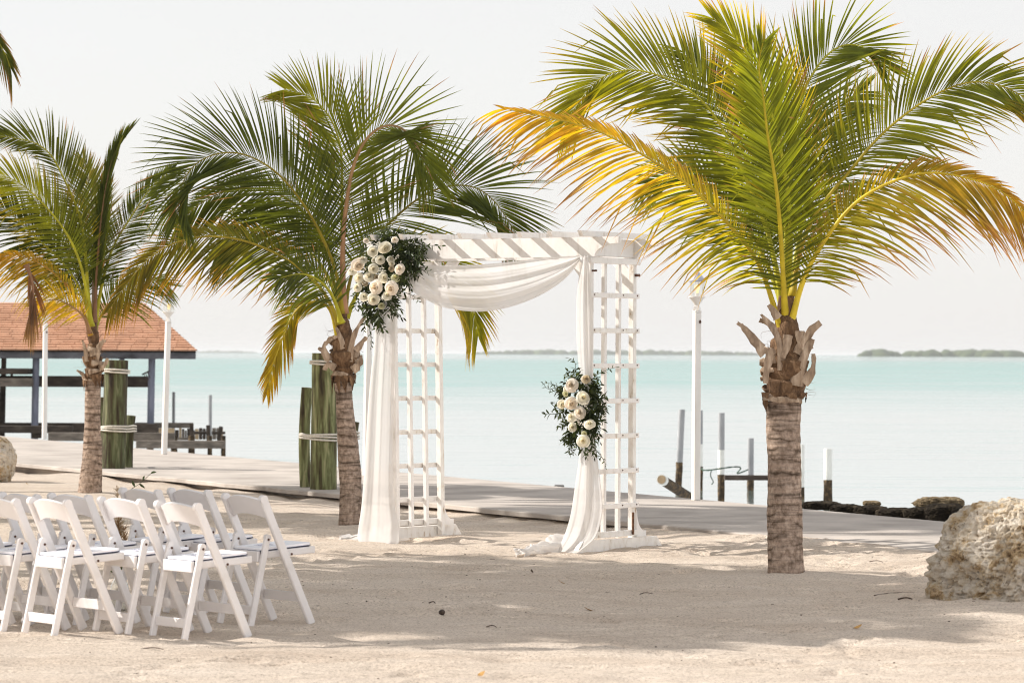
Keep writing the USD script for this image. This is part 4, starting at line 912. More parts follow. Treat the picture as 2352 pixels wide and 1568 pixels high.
sg = [([(950, 280), (1150, 290), (1300, 240), (1500, 250)], 15, 0.062), ([(900, 330), (1100, 380), (1220, 400)], 9, 0.075), ([(900, 600), (1080, 610), (1200, 600), (1340, 610)], 11, 0.070), ([(800, 900), (950, 930), (1080, 980), (1170, 1070)], 11, 0.066), ([(850, 700), (980, 720), (1040, 790)], 8, 0.066),
      ([(580, 1100), (570, 1250), (600, 1400), (640, 1500)], 13, 0.068), ([(450, 1080), (400, 1250), (360, 1400), (345, 1520)], 14, 0.060), ([(500, 1150), (450, 1350), (440, 1500), (465, 1640), (455, 1740)], 16, 0.040), ([(700, 1060), (720, 1180), (760, 1230)], 8, 0.07), ([(760, 1040), (830, 1120), (890, 1190)], 8, 0.066),
      ([(300, 900), (220, 960), (130, 990)], 7, 0.06), ([(320, 1000), (240, 1090), (220, 1190)], 8, 0.06), ([(600, 200), (590, 90), (620, 10)], 8, 0.066), ([(850, 150), (900, 60), (960, 10)], 8, 0.066), ([(950, 200), (1100, 130), (1230, 150)], 9, 0.06), ([(480, 200), (400, 100), (420, 40)], 7, 0.062), ([(430, 280), (350, 250), (280, 245)], 6, 0.06), ([(1000, 350), (1150, 330), (1250, 360)], 8, 0.068)]
sprigs = [([z5(*p) for p in pts], n, lf) for pts, n, lf in sg]
flowers('flower_arrangement', 'large cream rose arrangement on the upper left corner of the arch', frontp(870, 640, 0.2), roses, sprigs,
        [(902, 572, 62, 36, 56, 0.062, 0.17), (916, 610, 36, 54, 42, 0.062, 0.17), (868, 630, 54, 70, 56, 0.062, 0.14), (872, 705, 40, 44, 40, 0.06, 0.17), (940, 586, 38, 28, 26, 0.062, 0.18)], 3,
        [(z5(620, 600)[0], z5(620, 600)[1], 10, 34), (z5(560, 230)[0], z5(560, 230)[1], 12, 26), (z5(740, 760)[0], z5(740, 760)[1], 9, 24), (z5(830, 400)[0], z5(830, 400)[1], 6, 12), (z5(620, 1020)[0], z5(620, 1020)[1], 9, 16), (z5(380, 600)[0], z5(380, 600)[1], 8, 12), (z5(310, 820)[0], z5(310, 820)[1], 8, 12)])
z6 = lambda x, y: (1223 + 0.162 * x, 809 + 0.162 * y)
small = [(545, 460, 88, BLUSH), (480, 520, 40, CREAM), (725, 635, 84, CREAM), (555, 730, 80, BLUSH), (425, 740, 62, CREAM), (665, 850, 78, BLUSH), (545, 910, 64, CREAM), (810, 1005, 68, CREAM), (565, 1055, 58, CREAM), (715, 1250, 82, CREAM), (760, 370, 58, BEIGE), (470, 585, 36, GREENISH), (740, 1150, 36, GREENISH)]
roses = [(*z6(x, y), r * 0.162, 0.235 + (0.03 if r > 60 else 0.0), c) for x, y, r, c in small]
sg = [([(700, 420), (610, 230), (590, 120), (520, 85)], 12, 0.06), ([(620, 420), (560, 280), (480, 280), (465, 330)], 8, 0.06), ([(820, 480), (900, 330), (1030, 260), (1180, 210)], 14, 0.056), ([(480, 560), (330, 500), (230, 520), (150, 440)], 13, 0.054), ([(420, 560), (330, 470), (240, 440), (170, 440)], 9, 0.052), ([(420, 860), (320, 870), (240, 870), (170, 880)], 9, 0.066), ([(900, 700), (970, 640), (1050, 620)], 6, 0.064), ([(880, 800), (960, 770), (1020, 770)], 5, 0.06), ([(880, 930), (960, 930), (1010, 920)], 6, 0.06),
      ([(560, 1150), (500, 1270), (420, 1240)], 7, 0.058), ([(600, 1200), (560, 1330), (510, 1400), (600, 1430)], 9, 0.05), ([(850, 1150), (890, 1280), (900, 1400), (940, 1500)], 12, 0.05), ([(830, 1250), (840, 1400), (880, 1490)], 9, 0.05), ([(900, 1380), (980, 1480), (1030, 1570), (1040, 1640)], 9, 0.036), ([(680, 1300), (720, 1400), (770, 1490)], 6, 0.06), ([(500, 1100), (470, 1180), (465, 1270)], 6, 0.06), ([(420, 760), (340, 790), (290, 750)], 5, 0.062), ([(820, 400), (870, 360), (920, 360), (960, 400)], 7, 0.058)]
sprigs = [([z6(*p) for p in pts], n, lf) for pts, n, lf in sg]
flowers('flower_arrangement', 'small cream rose arrangement tied halfway up the right drape', frontp(1335, 930, 0.2), roses, sprigs,
        [(1330, 925, 42, 74, 66, 0.058, 0.16), (1356, 930, 26, 62, 40, 0.062, 0.17), (1338, 985, 36, 42, 30, 0.056, 0.17)], 9,
        [(z6(740, 740)[0], z6(740, 740)[1], 9, 20), (z6(640, 960)[0], z6(640, 960)[1], 10, 24), (z6(700, 1010)[0], z6(700, 1010)[1], 8, 14), (z6(500, 650)[0], z6(500, 650)[1], 6, 8)])

# ---------------------------------------------------------------- folding chairs (local: x forward, y left, back feet at x = 0)
def chair(loc, yaw, label, group):
    t = Thing('folding_chair', label, 'chair', loc, yaw, group)
    hw, hr = 0.205, 0.168
    top, ft = np.array([0.062, 0.785]), np.array([0.418, 0.0])
    def on(z): return top[0] + (ft[0] - top[0]) * (top[1] - z) / top[1]
    for s in (1, -1):
        a, b = np.array([top[0], s * hw, top[1] - 0.02]), np.array([ft[0], s * hw, 0.0])
        m = bar(a, b, 0.030, 0.052, 0.006, side=(1, 0, 0.45))
        cap = trimesh.creation.cylinder(0.0262, 0.0316, 20).apply_transform(trimesh.transformations.rotation_matrix(np.pi / 2, [1, 0, 0])).apply_translation((a[0], s * hw, top[1] - 0.022))
        t.part('front_leg', cat_([m, cap]), chair_paint, 40)
    for s in (1, -1):
        m = bar((0.0, s * hr, 0.0), (0.118, s * hr, 0.53), 0.026, 0.040, 0.005, side=(1, 0, -0.25))
        cap = trimesh.creation.cylinder(0.0203, 0.0272, 18).apply_transform(trimesh.transformations.rotation_matrix(np.pi / 2, [1, 0, 0])).apply_translation((0.1185, s * hr, 0.531))
        t.part('rear_leg', cat_([m, cap]), chair_paint, 40)
        for k, (bx, bz, yy) in enumerate(((0.118, 0.520, 0.0145), (0.26, 0.43, 0.055))):
            b = trimesh.creation.cylinder(0.0075, 0.004, 12).apply_transform(trimesh.transformations.rotation_matrix(np.pi / 2, [1, 0, 0])).apply_translation((bx, s * (hr + yy - (0.0 if k else 0.0)), bz))
            t.part('bolt', b, bolt_m)
        b = trimesh.creation.cylinder(0.0075, 0.004, 12).apply_transform(trimesh.transformations.rotation_matrix(np.pi / 2, [1, 0, 0])).apply_translation((0.124, s * (hr - 0.0145), 0.512))
        t.part('bolt', b, bolt_m)
    # curved back panel
    n, m = 15, 8
    P = np.zeros((n, m, 2, 3))
    for i, a in enumerate(np.linspace(-1, 1, n)):
        zt = 0.783 - 0.028 * a * a; zb = 0.665 - 0.030 * a * a + 0.012
        for j, b in enumerate(np.linspace(0, 1, m)):
            z = zb + (zt - zb) * b
            x = on(z) - 0.030 * (1 - a * a) - 0.004
            for k, o in enumerate((-0.008, 0.008)):
                P[i, j, k] = (x + o, a * (hw - 0.013), z + o * 0.4)
    A_, B_ = sheet(P[:, :, 0]), sheet(P[:, :, 1])
    rim = np.concatenate([P[:, 0], P[-1, 1:], P[::-1, -1][1:], P[0, ::-1][1:]], 0)
    R_ = sheet(rim)
    t.part('back_panel', cat_([A_, B_, R_]), chair_paint, 35)
    # seat: two side rails, rear and front rail, pad with dark piping
    zs0, zs1 = 0.425, 0.452
    xs0, xs1 = 0.070, 0.468
    for s in (1, -1):
        t.part('seat_rail', bar((xs0 + 0.02, s * 0.147, zs0), (xs1, s * 0.147, zs1 - 0.004), 0.020, 0.042, 0.004, side=Z), chair_paint)
    t.part('seat_rail', bar((xs0, -0.150, zs0 - 0.008), (xs0, 0.150, zs0 - 0.008), 0.022, 0.066, 0.004, side=Z), chair_paint, label='rear rail of the seat')
    t.part('seat_rail', bar((xs1, -0.1568, zs1 - 0.005), (xs1, 0.1568, zs1 - 0.005), 0.022, 0.042, 0.004, side=Z), chair_paint)
    def slab(lo, hi, off, th, r=0.03, crown=0.0):
        q = Polygon([(lo[0] + r, lo[1] + r), (hi[0] - r, lo[1] + r), (hi[0] - r, hi[1] - r), (lo[0] + r, hi[1] - r)]).buffer(r, 5)
        m = trimesh.creation.extrude_polygon(q, th, engine='earcut')
        v = m.vertices.copy(); v[:, 2] += off + zs0 + (zs1 - zs0) * (v[:, 0] - xs0) / (xs1 - xs0)
        return v, m.faces
    t.part('seat_base', slab((xs0 + 0.012, -0.138), (xs1 - 0.012, 0.138), -0.008, 0.016), chair_paint)
    t.part('seat_piping', slab((xs0 + 0.004, -0.151), (xs1 - 0.006, 0.151), 0.0225, 0.005), dark_edge)
    v, f = slab((xs0 + 0.008, -0.149), (xs1 - 0.010, 0.149), 0.0275, 0.013)
    t.part('seat_pad', (v, f), vinyl)
    t.part('rear_crossbar', bar((0.022, -hr + 0.013, 0.095), (0.022, hr - 0.013, 0.095), 0.016, 0.054, 0.003, side=Z), chair_paint)
    fx = on(0.165)
    t.part('front_crossbar', bar((fx, -hw + 0.015, 0.165), (fx, hw - 0.015, 0.165), 0.016, 0.058, 0.003, side=Z), chair_paint)
    return t
YAW = math.radians(39)
z3 = lambda x, y: (0.31017 * x, 1081.9 + 0.31017 * y)
CH = [((1365, 1250), 'frontmost folding chair with two sunlit legs at the right end of its row', 0),
      ((945, 1212), 'folding chair half hidden between two sunlit front chairs', 1.5),
      ((400, 1253), 'sunlit folding chair second from the left edge in the front', -1),
      ((22, 1205), 'folding chair cut by the left picture edge in the front', 0),
      ((560, 1170), 'folding chair behind the sunlit one, its back just over it', 1),
      ((180, 1120), 'folding chair farthest left, shaded back behind the edge chair', 0),
      ((1855, 1152), 'shaded folding chair alone at the far right with card on seat', -1),
      ((1450, 1108), 'shaded folding chair next left of the far right one', 0.5),
      ((1080, 1066), 'shaded folding chair beside the dried pampas vase', -0.5),
      ((-380, 1160), 'folding chair mostly beyond the left picture edge', 0)]
first = None
CHP = []
for (zx, zy), lab, dy in CH:
    px, py = z3(zx, zy)
    br = foot(px, py)
    yw = YAW + math.radians(dy)
    f2 = np.array([math.cos(yw), math.sin(yw), 0]); l2 = np.array([-math.sin(yw), math.cos(yw), 0])
    loc = br + l2 * 0.168; loc[2] = max(gz(loc), gz(br)) - 0.006
    CHP.append((loc, yw))
    if first is None: first = chair(loc, yw, lab, 'white folding chairs in rows')
    else: copy_of(first, 'folding_chair', loc, yw, lab, 'chair', 'white folding chairs in rows')
CARDS = [(0, 'white printed card on the seat of the frontmost chair'), (1, 'white printed card on the half hidden middle chair'), (2, 'white printed card on the front chair second from left'), (6, 'white printed card on the far right shaded chair'), (7, 'white printed card on the shaded chair next to last'), (3, 'white printed card on the chair at the left edge'), (4, 'white printed card on the chair behind the sunlit one')]
for i, lab in CARDS:
    loc, yw = CHP[i]
    rng = np.random.default_rng(40 + i)
    t = Thing('printed_card', lab, 'card', loc + np.array([math.cos(yw) * 0.20, math.sin(yw) * 0.20, 0.4766]), yw + rng.normal(0, 0.1), 'printed cards on the chair seats')
    tl = 0.027 / 0.398
    def tl_(m):
        v, f = m; v = v.copy(); v[:, 2] += v[:, 0] * tl; return v, f
    b = trimesh.creation.box((0.155, 0.115, 0.0016))
    t.part('sheet', tl_((b.vertices, b.faces)), paper_m)
    ms = []
    for r_ in range(5):
        x = 0.05 - 0.022 * r_; y = -0.040
        while y < 0.035:
            l = rng.uniform(0.006, 0.018); q = trimesh.creation.box((rng.uniform(0.003, 0.007), l, 0.0008)).apply_translation((x + rng.normal(0, 0.001), y + l / 2, 0.0014)); ms.append(q); y += l + 0.005
    t.part('print', tl_(cat_(ms)), ink_m, kind='stuff')

# ---------------------------------------------------------------- mooring-post clusters tied with rope
def post_cluster(label, posts, ropes, q0, mats, seed):
    rng = np.random.default_rng(seed)
    base = ground(*q0, QZ)
    t = Thing('mooring_posts', label, 'mooring posts', base)
    info = []
    for (xb, yb, xt, yt, w, dd, mt) in posts:
        d = ground(xb, yb, QZ)[1] + dd
        b, tp = at(xb, yb, d), at(xt, yt, d); b[2] = QZ
        r = w / 2 * d / FPX
        n = 40
        C = spline([b, (b + tp) / 2 + rng.normal(0, 0.01, 3), tp], n)
        v, f = tube(C, r * np.linspace(1.02, 0.97, n), 32, True)
        k = n * 32
        v[:k] += unit(v[:k] - np.repeat(C, 32, 0)) * (0.03 * r * 4 * (meshkit.fbm(v[:k] * np.array([11, 11, 0.9]) + seed, 4, 2) - 0.5))[:, None]
        v[-34:, 2] += 0.0
        t.part('timber_post', (v, f), mt, 50, world=True)
        info.append((b, tp, r))
    for (members, ypx, turns) in ropes:
        for k in range(turns):
            pts = []
            for mi in members:
                b, tp, r = info[mi]
                c = at(0, ypx, b[1])[2]
                a = (c - b[2]) / (tp[2] - b[2]); o = b + (tp - b) * a
                for th in np.linspace(0, 2 * np.pi, 24, endpoint=False):
                    pts.append([o[0] + (r * 1.03 + 0.012) * math.cos(th), o[1] + (r * 1.03 + 0.012) * math.sin(th)])
            from shapely.geometry import MultiPoint
            hull = np.array(MultiPoint(pts).convex_hull.exterior.coords)
            pr = np.column_stack([hull, np.full(len(hull), c + (k - (turns - 1) / 2) * 0.026) + 0.012 * np.sin(np.linspace(0, 6.28, len(hull)) + k)])
            t.part('rope', tube(spline(pr, 90), 0.0125, 7, False), rope_m, True, world=True)
    return t
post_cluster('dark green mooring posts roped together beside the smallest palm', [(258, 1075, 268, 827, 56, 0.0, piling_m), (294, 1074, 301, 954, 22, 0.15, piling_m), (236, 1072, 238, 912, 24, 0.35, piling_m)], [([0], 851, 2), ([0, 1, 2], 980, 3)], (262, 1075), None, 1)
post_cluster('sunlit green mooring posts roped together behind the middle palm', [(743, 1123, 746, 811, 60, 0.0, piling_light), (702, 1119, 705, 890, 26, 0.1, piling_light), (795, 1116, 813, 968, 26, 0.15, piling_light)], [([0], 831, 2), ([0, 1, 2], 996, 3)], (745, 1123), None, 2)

# ---------------------------------------------------------------- lamp posts on the quay edge
def lamp(px_b, py_b, px_t, label, knot):
    b = ground(px_b, py_b, QZ)
    tp = at(px_t, 735, b[1])
    t = Thing('lamp_post', label, 'lamp post', b, group='white lamp posts on the quay')
    lx = (px_t - px_b) / FPX * b[1] / 2.05
    def sh(m):
        v, f = (m.vertices, m.faces) if hasattr(m, 'faces') else m
        v = np.array(v); v[:, 0] += v[:, 2] * lx; return v, f
    a = math.radians(28)
    def rotz(m):
        v, f = (m.vertices, m.faces) if hasattr(m, 'faces') else m
        v = np.array(v); c, s = math.cos(a), math.sin(a)
        return np.column_stack([v[:, 0] * c - v[:, 1] * s, v[:, 0] * s + v[:, 1] * c, v[:, 2]]), f
    t.part('post', sh(rotz(bbox((-0.038, -0.038, 0), (0.038, 0.038, 2.05), 0.006))), pvc_paint)
    t.part('post_cap', sh(rotz(cat_([bbox((-0.040, -0.040, 2.05), (0.040, 0.040, 2.075), 0.005), revolve([(0.050, 2.075), (0.04, 2.12), (0.022, 2.13)], 4)]))), pvc_paint)
    t.part('lamp_cup', sh(revolve([(0.0, 2.12), (0.024, 2.125), (0.03, 2.14), (0.075, 2.20), (0.095, 2.215), (0.097, 2.228), (0.0, 2.230)], 24)), pvc_paint, 40)
    for k in range(6):
        th = k * math.pi / 3 + 0.3
        c, s = math.cos(th), math.sin(th)
        t.part('lamp_bar', sh(bar((0.076 * c, 0.076 * s, 2.229), (0.083 * c, 0.083 * s, 2.385), 0.008, 0.008)), pvc_paint)
    t.part('lamp_glass', sh(revolve([(0.072, 2.231), (0.078, 2.384)], 6)), glass)
    t.part('bulb', sh(revolve([(0.0, 2.262), (0.016, 2.264), (0.018, 2.285), (0.030, 2.315), (0.026, 2.345), (0.0, 2.36)], 14)), bulb_m, True)
    t.part('bulb_socket', sh(revolve([(0.015, 2.231), (0.015, 2.262), (0.0, 2.2621)], 12)), pvc_paint)
    t.part('lamp_roof', sh(revolve([(0.0, 2.386), (0.095, 2.387), (0.097, 2.398), (0.075, 2.425), (0.045, 2.47), (0.018, 2.495), (0.010, 2.51), (0.012, 2.52), (0.004, 2.535), (0.003, 2.60), (0.0, 2.601)], 20)), lead_m, 40)
    if knot:
        t.part('knot_hole', sh(trimesh.creation.icosphere(2, 0.013).apply_scale((1, 0.4, 1.5)).apply_translation((0.034, -0.040, 1.95))), bolt_m, True)
    return t
pvc_paint = surf('lamp_white_paint', [(0.3, (0.66, 0.62, 0.57)), (0.7, (0.78, 0.75, 0.71))], scale=2.5, stretch=(2, 2, 0.6), rough=0.45, bump=0.1, bscale=14)
lamp(377, 1043, 385, 'white lamp post standing right of the boathouse roof', False)
lamp(102, 1008, 103, 'white lamp post before the boathouse, head behind yellow fronds', True)
lamp(841, 1092, 845, 'white lamp post mostly hidden behind the left drape', False)
lamp(1598, 1149, 1599, 'white lamp post between the arch and the largest palm', True)

# ---------------------------------------------------------------- boathouse and dock over the water
BD = 74.0
def bx(p, x0, x1, y0, y1, d0, d1, ch=0.01):
    """Box whose front face spans the measured pixels at distance d0 and reaches back to d1."""
    a, b = at(x0, y1, d0), at(x1, y0, d0)
    return bbox((a[0], d0, a[2]), (b[0], d1, b[2]), ch)
house = Thing('boathouse', 'open boathouse with terracotta shingle roof on posts over water', 'boathouse', at(150, 1000, BD) * [1, 1, 0] + [0, 0, SEA])
e0, e1 = at(-420, 806, BD), at(452, 806, BD)
r1 = at(330, 697, BD + 3.6); r0 = r1.copy(); r0[0] = e0[0]
zE, zR = e1[2], r1[2]
rows = 20
rng = np.random.default_rng(8)
def slopept(x, a):  # a 0 at eave .. 1 at ridge on the front slope
    return np.array([x, BD + 3.6 * a, zE + (zR - zE) * a])
EB = at(446, 806, BD + 7.2); EB[2] = zE
def roof_core():
    back = 7.2
    v = [np.array([e0[0], BD, zE]), np.array([e1[0], BD, zE]), r1, r0, np.array([e0[0], BD + back, zE]), EB]
    f = [[0, 1, 2], [0, 2, 3], [1, 5, 2], [3, 2, 5], [3, 5, 4], [0, 3, 4], [0, 4, 5], [0, 5, 1]]
    return np.array(v) - [0, 0, 0.03], np.array(f)
house.part('roof_deck', roof_core(), dock_wood, world=True)
for k in range(rows):
    a0, a1 = k / rows, (k + 1.12) / rows
    a1 = min(a1, 1.0)
    xr = e1[0] + (r1[0] - e1[0]) * a0
    xr1 = e1[0] + (r1[0] - e1[0]) * a1
    x = e0[0] - rng.uniform(0, 0.3); ms = []
    while x < xr - 0.02:
        w = rng.uniform(0.28, 0.36)
        x2 = min(x + w - 0.012, xr)
        p = [slopept(x, a0), slopept(x2, a0), slopept(min(x2, xr1), a1), slopept(min(x, xr1), a1)]
        up = np.array([0, -0.28, 0.96]); th = 0.022 + rng.uniform(0, 0.008)
        lo = [q + up * 0.004 for q in p]; hi = [p[0] + up * th * 1.6, p[1] + up * th * 1.6, p[2] + up * 0.012, p[3] + up * 0.012]
        v = np.array(lo + hi)
        f = np.array([[4, 5, 6], [4, 6, 7], [0, 1, 5], [0, 5, 4], [1, 2, 6], [1, 6, 5], [3, 0, 4], [3, 4, 7]])
        ms.append((v, f)); x += w
    house.part('shingle_course', cat_(ms), shingle_m, world=True)
# hip side shingled as one slope
hs = []
for k in range(rows):
    a0, a1 = k / rows, min(1, (k + 1.1) / rows)
    A0, A1 = e1 + (r1 - e1) * a0, e1 + (r1 - e1) * a1
    eb = EB; B0, B1 = eb + (r1 - eb) * a0, eb + (r1 - eb) * a1
    o = np.array([0.02, 0, 0.02]); o2 = np.array([0.008, 0, 0.008])
    hs.append((np.array([A0 + o, B0 + o, B1 + o2, A1 + o2, A0, B0]), np.array([[0, 1, 2], [0, 2, 3], [4, 5, 1], [4, 1, 0]])))
house.part('hip_shingles', cat_(hs), shingle_m, world=True)
house.part('fascia', bx(0, -420, 449, 808, 821, BD + 0.05, BD + 0.12), fascia_m, world=True)
house.part('side_fascia', bar(np.array([e1[0] - 0.06, BD + 0.16, zE - 0.10]), np.array([EB[0] - 0.06, BD + 7.1, zE - 0.10]), 0.05, 0.12, side=Z), fascia_m, world=True)
for i in range(16):
    x = e0[0] + 0.4 + i * 0.52
    if x < e1[0] - 0.3: house.part('rafter_tail', bbox((x, BD + 0.13, zE - 0.13), (x + 0.05, BD + 1.2, zE - 0.036)), dock_wood, world=True)
def column(x, d, w, mt, ytop=820, ybot=None):
    p0, p1 = at(x, ytop, d), at(x, ytop, d)
    r = w / 2 * d / FPX
    zt = at(x, ytop, d)[2]
    house.part('post', tube(np.array([[p0[0] - 0.05, d, SEA - 0.6], [p0[0], d, zt]]), [r * 1.05, r], 18), mt, 50, world=True)
column(349, BD + 0.35, 16, blue_post); column(83, BD + 0.35, 16, blue_post); column(280, BD + 6.6, 13, blue_post); column(9, BD + 6.6, 12, dock_wood); column(-40, BD + 3.0, 14, dock_wood)
column(7, BD + 2.0, 14, dock_wood, 862)
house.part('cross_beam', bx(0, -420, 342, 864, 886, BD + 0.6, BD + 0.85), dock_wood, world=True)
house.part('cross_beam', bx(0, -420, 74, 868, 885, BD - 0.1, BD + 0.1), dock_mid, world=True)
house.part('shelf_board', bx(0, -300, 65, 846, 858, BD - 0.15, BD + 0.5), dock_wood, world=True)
house.part('shelf_brace', bar(at(20, 880, BD + 0.2), at(28, 858, BD + 0.2), 0.05, 0.05), dock_wood, world=True)
lad = at(345, 850, BD)
house.part('cleat_bracket', bar(at(326, 860, BD + 0.05), at(344, 851, BD + 0.05), 0.03, 0.03), dock_wood, world=True)
for k in range(3):
    house.part('cleat_arm', bar(at(330 + 4 * k, 858 - 2 * k, BD + 0.05), at(338 + 3.5 * k, 876 - 4 * k, BD + 0.05), 0.018, 0.018), dock_wood, world=True)
dock = Thing('dock', 'dark weathered timber dock running out from under the boathouse', 'dock', at(250, 1010, 71) * [1, 1, 0] + [0, 0, SEA])
def dp(name, x0, x1, y0, y1, d0, d1, mt): dock.part(name, bx(0, x0, x1, y0, y1, d0, d1), mt, world=True)
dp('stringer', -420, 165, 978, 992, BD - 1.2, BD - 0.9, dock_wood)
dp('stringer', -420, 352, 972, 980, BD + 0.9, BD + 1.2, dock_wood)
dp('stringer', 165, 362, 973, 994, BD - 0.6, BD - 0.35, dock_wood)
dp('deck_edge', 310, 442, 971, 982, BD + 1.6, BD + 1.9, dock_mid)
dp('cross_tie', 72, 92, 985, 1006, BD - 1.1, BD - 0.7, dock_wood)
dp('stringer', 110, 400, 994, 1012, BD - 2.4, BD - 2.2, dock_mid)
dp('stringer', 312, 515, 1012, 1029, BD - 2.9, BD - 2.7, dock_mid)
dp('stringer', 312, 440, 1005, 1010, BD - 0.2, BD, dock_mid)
dp('pale_plank', 362, 400, 983, 1001, BD - 0.2, BD - 0.1, dock_pale)
rng = np.random.default_rng(5)
x = 402
while x < 510:
    w = rng.uniform(5, 10)
    dp('plank', x, x + w - 0.8, 985 + rng.uniform(-3, 3), 1009, BD + 0.25, BD + 0.3, [dock_mid, dock_wood, dock_pale, dock_mid][rng.integers(4)]); x += w
dp('stringer', 440, 516, 991, 997, BD - 0.6, BD - 0.4, dock_wood)
for (xa, ya, xb, yb) in ((478, 976, 479, 1012), (508, 979, 503, 1012), (440, 972, 441, 1010)):
    d = BD - 1.5; dock.part('upright', bar(at(xa, ya, d), at(xb, yb, d), 0.08, 0.08), dock_wood, world=True)
for (xx, yb) in ((400, 1036), (440, 1034), (345, 1036), (513, 1052), (482, 1050)):
    d = BD - 2.0; a, b = at(xx, 1000, d), at(xx, yb, d); b[2] = SEA - 0.4
    dock.part('pile', tube(np.array([b, a]), 0.05 if xx > 480 else 0.07, 12), barn_m, 50, world=True)
def piling(label, x, yt, yw, w, d=None, parts=((0, 1, 'pvc'),), lean=0.0, group='pilings in the water'):
    d = d or (EYE[2] - SEA) * FPX / (yw - HOR - ROLL * (x - CX))
    tp = at(x, yt, d); r = w / 2 * d / FPX
    b = np.array([tp[0] - lean, d, SEA - 0.5])
    t = Thing('piling', label, 'piling', (b[0], d, SEA), group=group)
    hgt = tp[2] - SEA
    for a0, a1, mt, nm in parts:
        z0, z1 = (SEA - 0.5 if a0 == 0 else SEA + a0 * hgt), SEA + a1 * hgt
        f = lambda z: b + (tp - b) * ((z - b[2]) / (tp[2] - b[2]))
        n = 8
        zz = np.linspace(z0, z1, n)
        rr = r * (1.0 if nm != 'barnacle_band' else 1.06)
        v, fc = tube(np.array([f(z) for z in zz]), rr, 20)
        if nm == 'barnacle_band':
            k = n * 20; v[:k, :2] += (meshkit.fbm(v[:k] * 20, 3, 3)[:, None] - 0.5) * r * 0.5
        t.part(nm, (v, fc), mt, 50, world=True)
    return t
stdp = ((0, 0.22, barn_m, 'barnacle_band'), (0.22, 1, pvc_m, 'sleeve'))
grp = ((0, 0.30, barn_m, 'barnacle_band'), (0.30, 1, pvcgrey_m, 'sleeve'))
mixp = ((0, 0.30, barn_m, 'barnacle_band'), (0.30, 0.58, pvc_m, 'white_sleeve'), (0.58, 1, pvcgrey_m, 'grey_sleeve'))
piling('thin pole rising above the dock left of its end', 399, 900, 1010, 7, BD + 6, ((0, 1, pvcgrey_m, 'sleeve'),))
piling('thin pole rising above the far end of the dock', 483, 907, 1050, 8, BD - 1.0, ((0, 0.25, barn_m, 'barnacle_band'), (0.25, 1, pvcgrey_m, 'sleeve')))
piling('leaning grey piling just left of the white lamp post', 1566, 940, 1113, 15, None, grp, 0.08)
piling('narrow grey piling peeping out right of the lamp post', 1609, 942, 1126, 11, None, mixp)
piling('tallest piling, grey above and white below, beside dark beam', 1657, 948, 1150, 15, None, mixp)
piling('short grey piling behind the dark cross beam', 1724, 1006, 1126, 15, None, grp)
piling('white piling half hidden behind the largest palm trunk', 1842, 1020, 1146, 12, None, stdp)
piling('white piling alone right of the largest palm trunk', 1902, 1030, 1153, 19, None, ((0, 0.42, barn_m, 'barnacle_band'), (0.42, 1, pvc_m, 'sleeve')))
d = 57.0
t = Thing('fallen_piling', 'fallen dark piling leaning out of the water beside the lamp post', 'piling', at(1560, 1130, 50))
a, b = at(1520, 1101, 44.5), at(1600, 1152, 46.5)
ax = unit(b - a); b2 = b + ax * 0.6
v, f = tube(spline([a, (a + b2) / 2, b2], 24), 0.066, 20)
t.part('log', (v, f), barn_m, 50, world=True)
t.part('cut_end', tube(np.array([a - ax * 0.012, a + ax * 0.10]), 0.068, 20), pvc_m, 50, world=True)
t.part('sawn_face', tube(np.array([a - ax * 0.016, a - ax * 0.011]), 0.056, 20), dock_pale, 50, world=True)
bm = bbox((at(1664, 1089, 59)[0], 58.9, at(0, 1095, 59)[2]), (at(1800, 1089, 59)[0], 59.1, at(0, 1084, 59)[2]))
single('cross_beam', bm, dock_wood, 'dark cross beam between the pilings above the water', 'beam')
rp = spline([at(1612, 1074, 59.5), at(1630, 1079, 59), at(1652, 1076, 59), at(1672, 1073, 59), at(1696, 1082, 60), at(1718, 1078, 62)], 50)
green_m = surf('weedy_rope', [(0.3, (0.012, 0.03, 0.022)), (0.7, (0.05, 0.09, 0.06))], scale=20, rough=0.9)
rt = Thing('mooring_rope', 'weedy dark green rope slung between the pilings', 'rope', rp[0])
rt.part('line', tube(rp, 0.007 + 0.008 * np.abs(np.sin(np.arange(50) * 1.3)), 7), green_m, True, world=True)
rt.part('hanging_end', tube(spline([at(1635, 1078, 58.9), at(1633, 1095, 58.9), at(1638, 1108, 58.9), at(1634, 1112, 58.9)], 20), 0.009, 6), green_m, True, world=True)
bk = bbox((at(1273, 1114, 45)[0], 45.0, SEA - 0.4), (at(1296, 1114, 45)[0], 45.16, at(0, 1108, 45)[2]), 0.012)
single('mooring_block', bk, block_m, 'grey square timber stump just beyond the quay edge', 'stump')

# ---------------------------------------------------------------- rocks
def rock_geo(c, size, seed, rough=0.22, sub=5, box=0.0, lump=0.05):
    m = trimesh.creation.icosphere(sub); v = m.vertices.copy()
    if box:
        q = np.abs(v) ** (2 + box); v = v / (q.sum(1) ** (1 / (2 + box)))[:, None]
    n = unit(v); q = v * np.asarray(size) / np.mean(size)          # features keep their shape on a long rock
    dsp = rough * (meshkit.fbm(q * 1.3 + seed, 5, seed) - 0.5) * 2 + lump * (meshkit.fbm(q * 6 + seed, 3, seed + 3) - 0.5) * 2
    cell = meshkit.noise(q * 13 + 5, seed); dsp += lump * 0.7 * (np.abs(cell - 0.5) * 2 - 0.5) * (meshkit.noise(q * 2.2, seed + 8) > 0.42)
    pit = np.clip(meshkit.noise(q * 22 + 3.3, seed + 4) - 0.60, 0, 1) * (meshkit.noise(q * 3.1, seed + 9) > 0.35) + 0.6 * np.clip(meshkit.noise(q * 42, seed + 6) - 0.58, 0, 1); dsp -= lump * 1.4 * pit
    v = v + n * dsp[:, None]
    return v * np.asarray(size) + np.asarray(c), m.faces
rb = foot(2144, 1382)
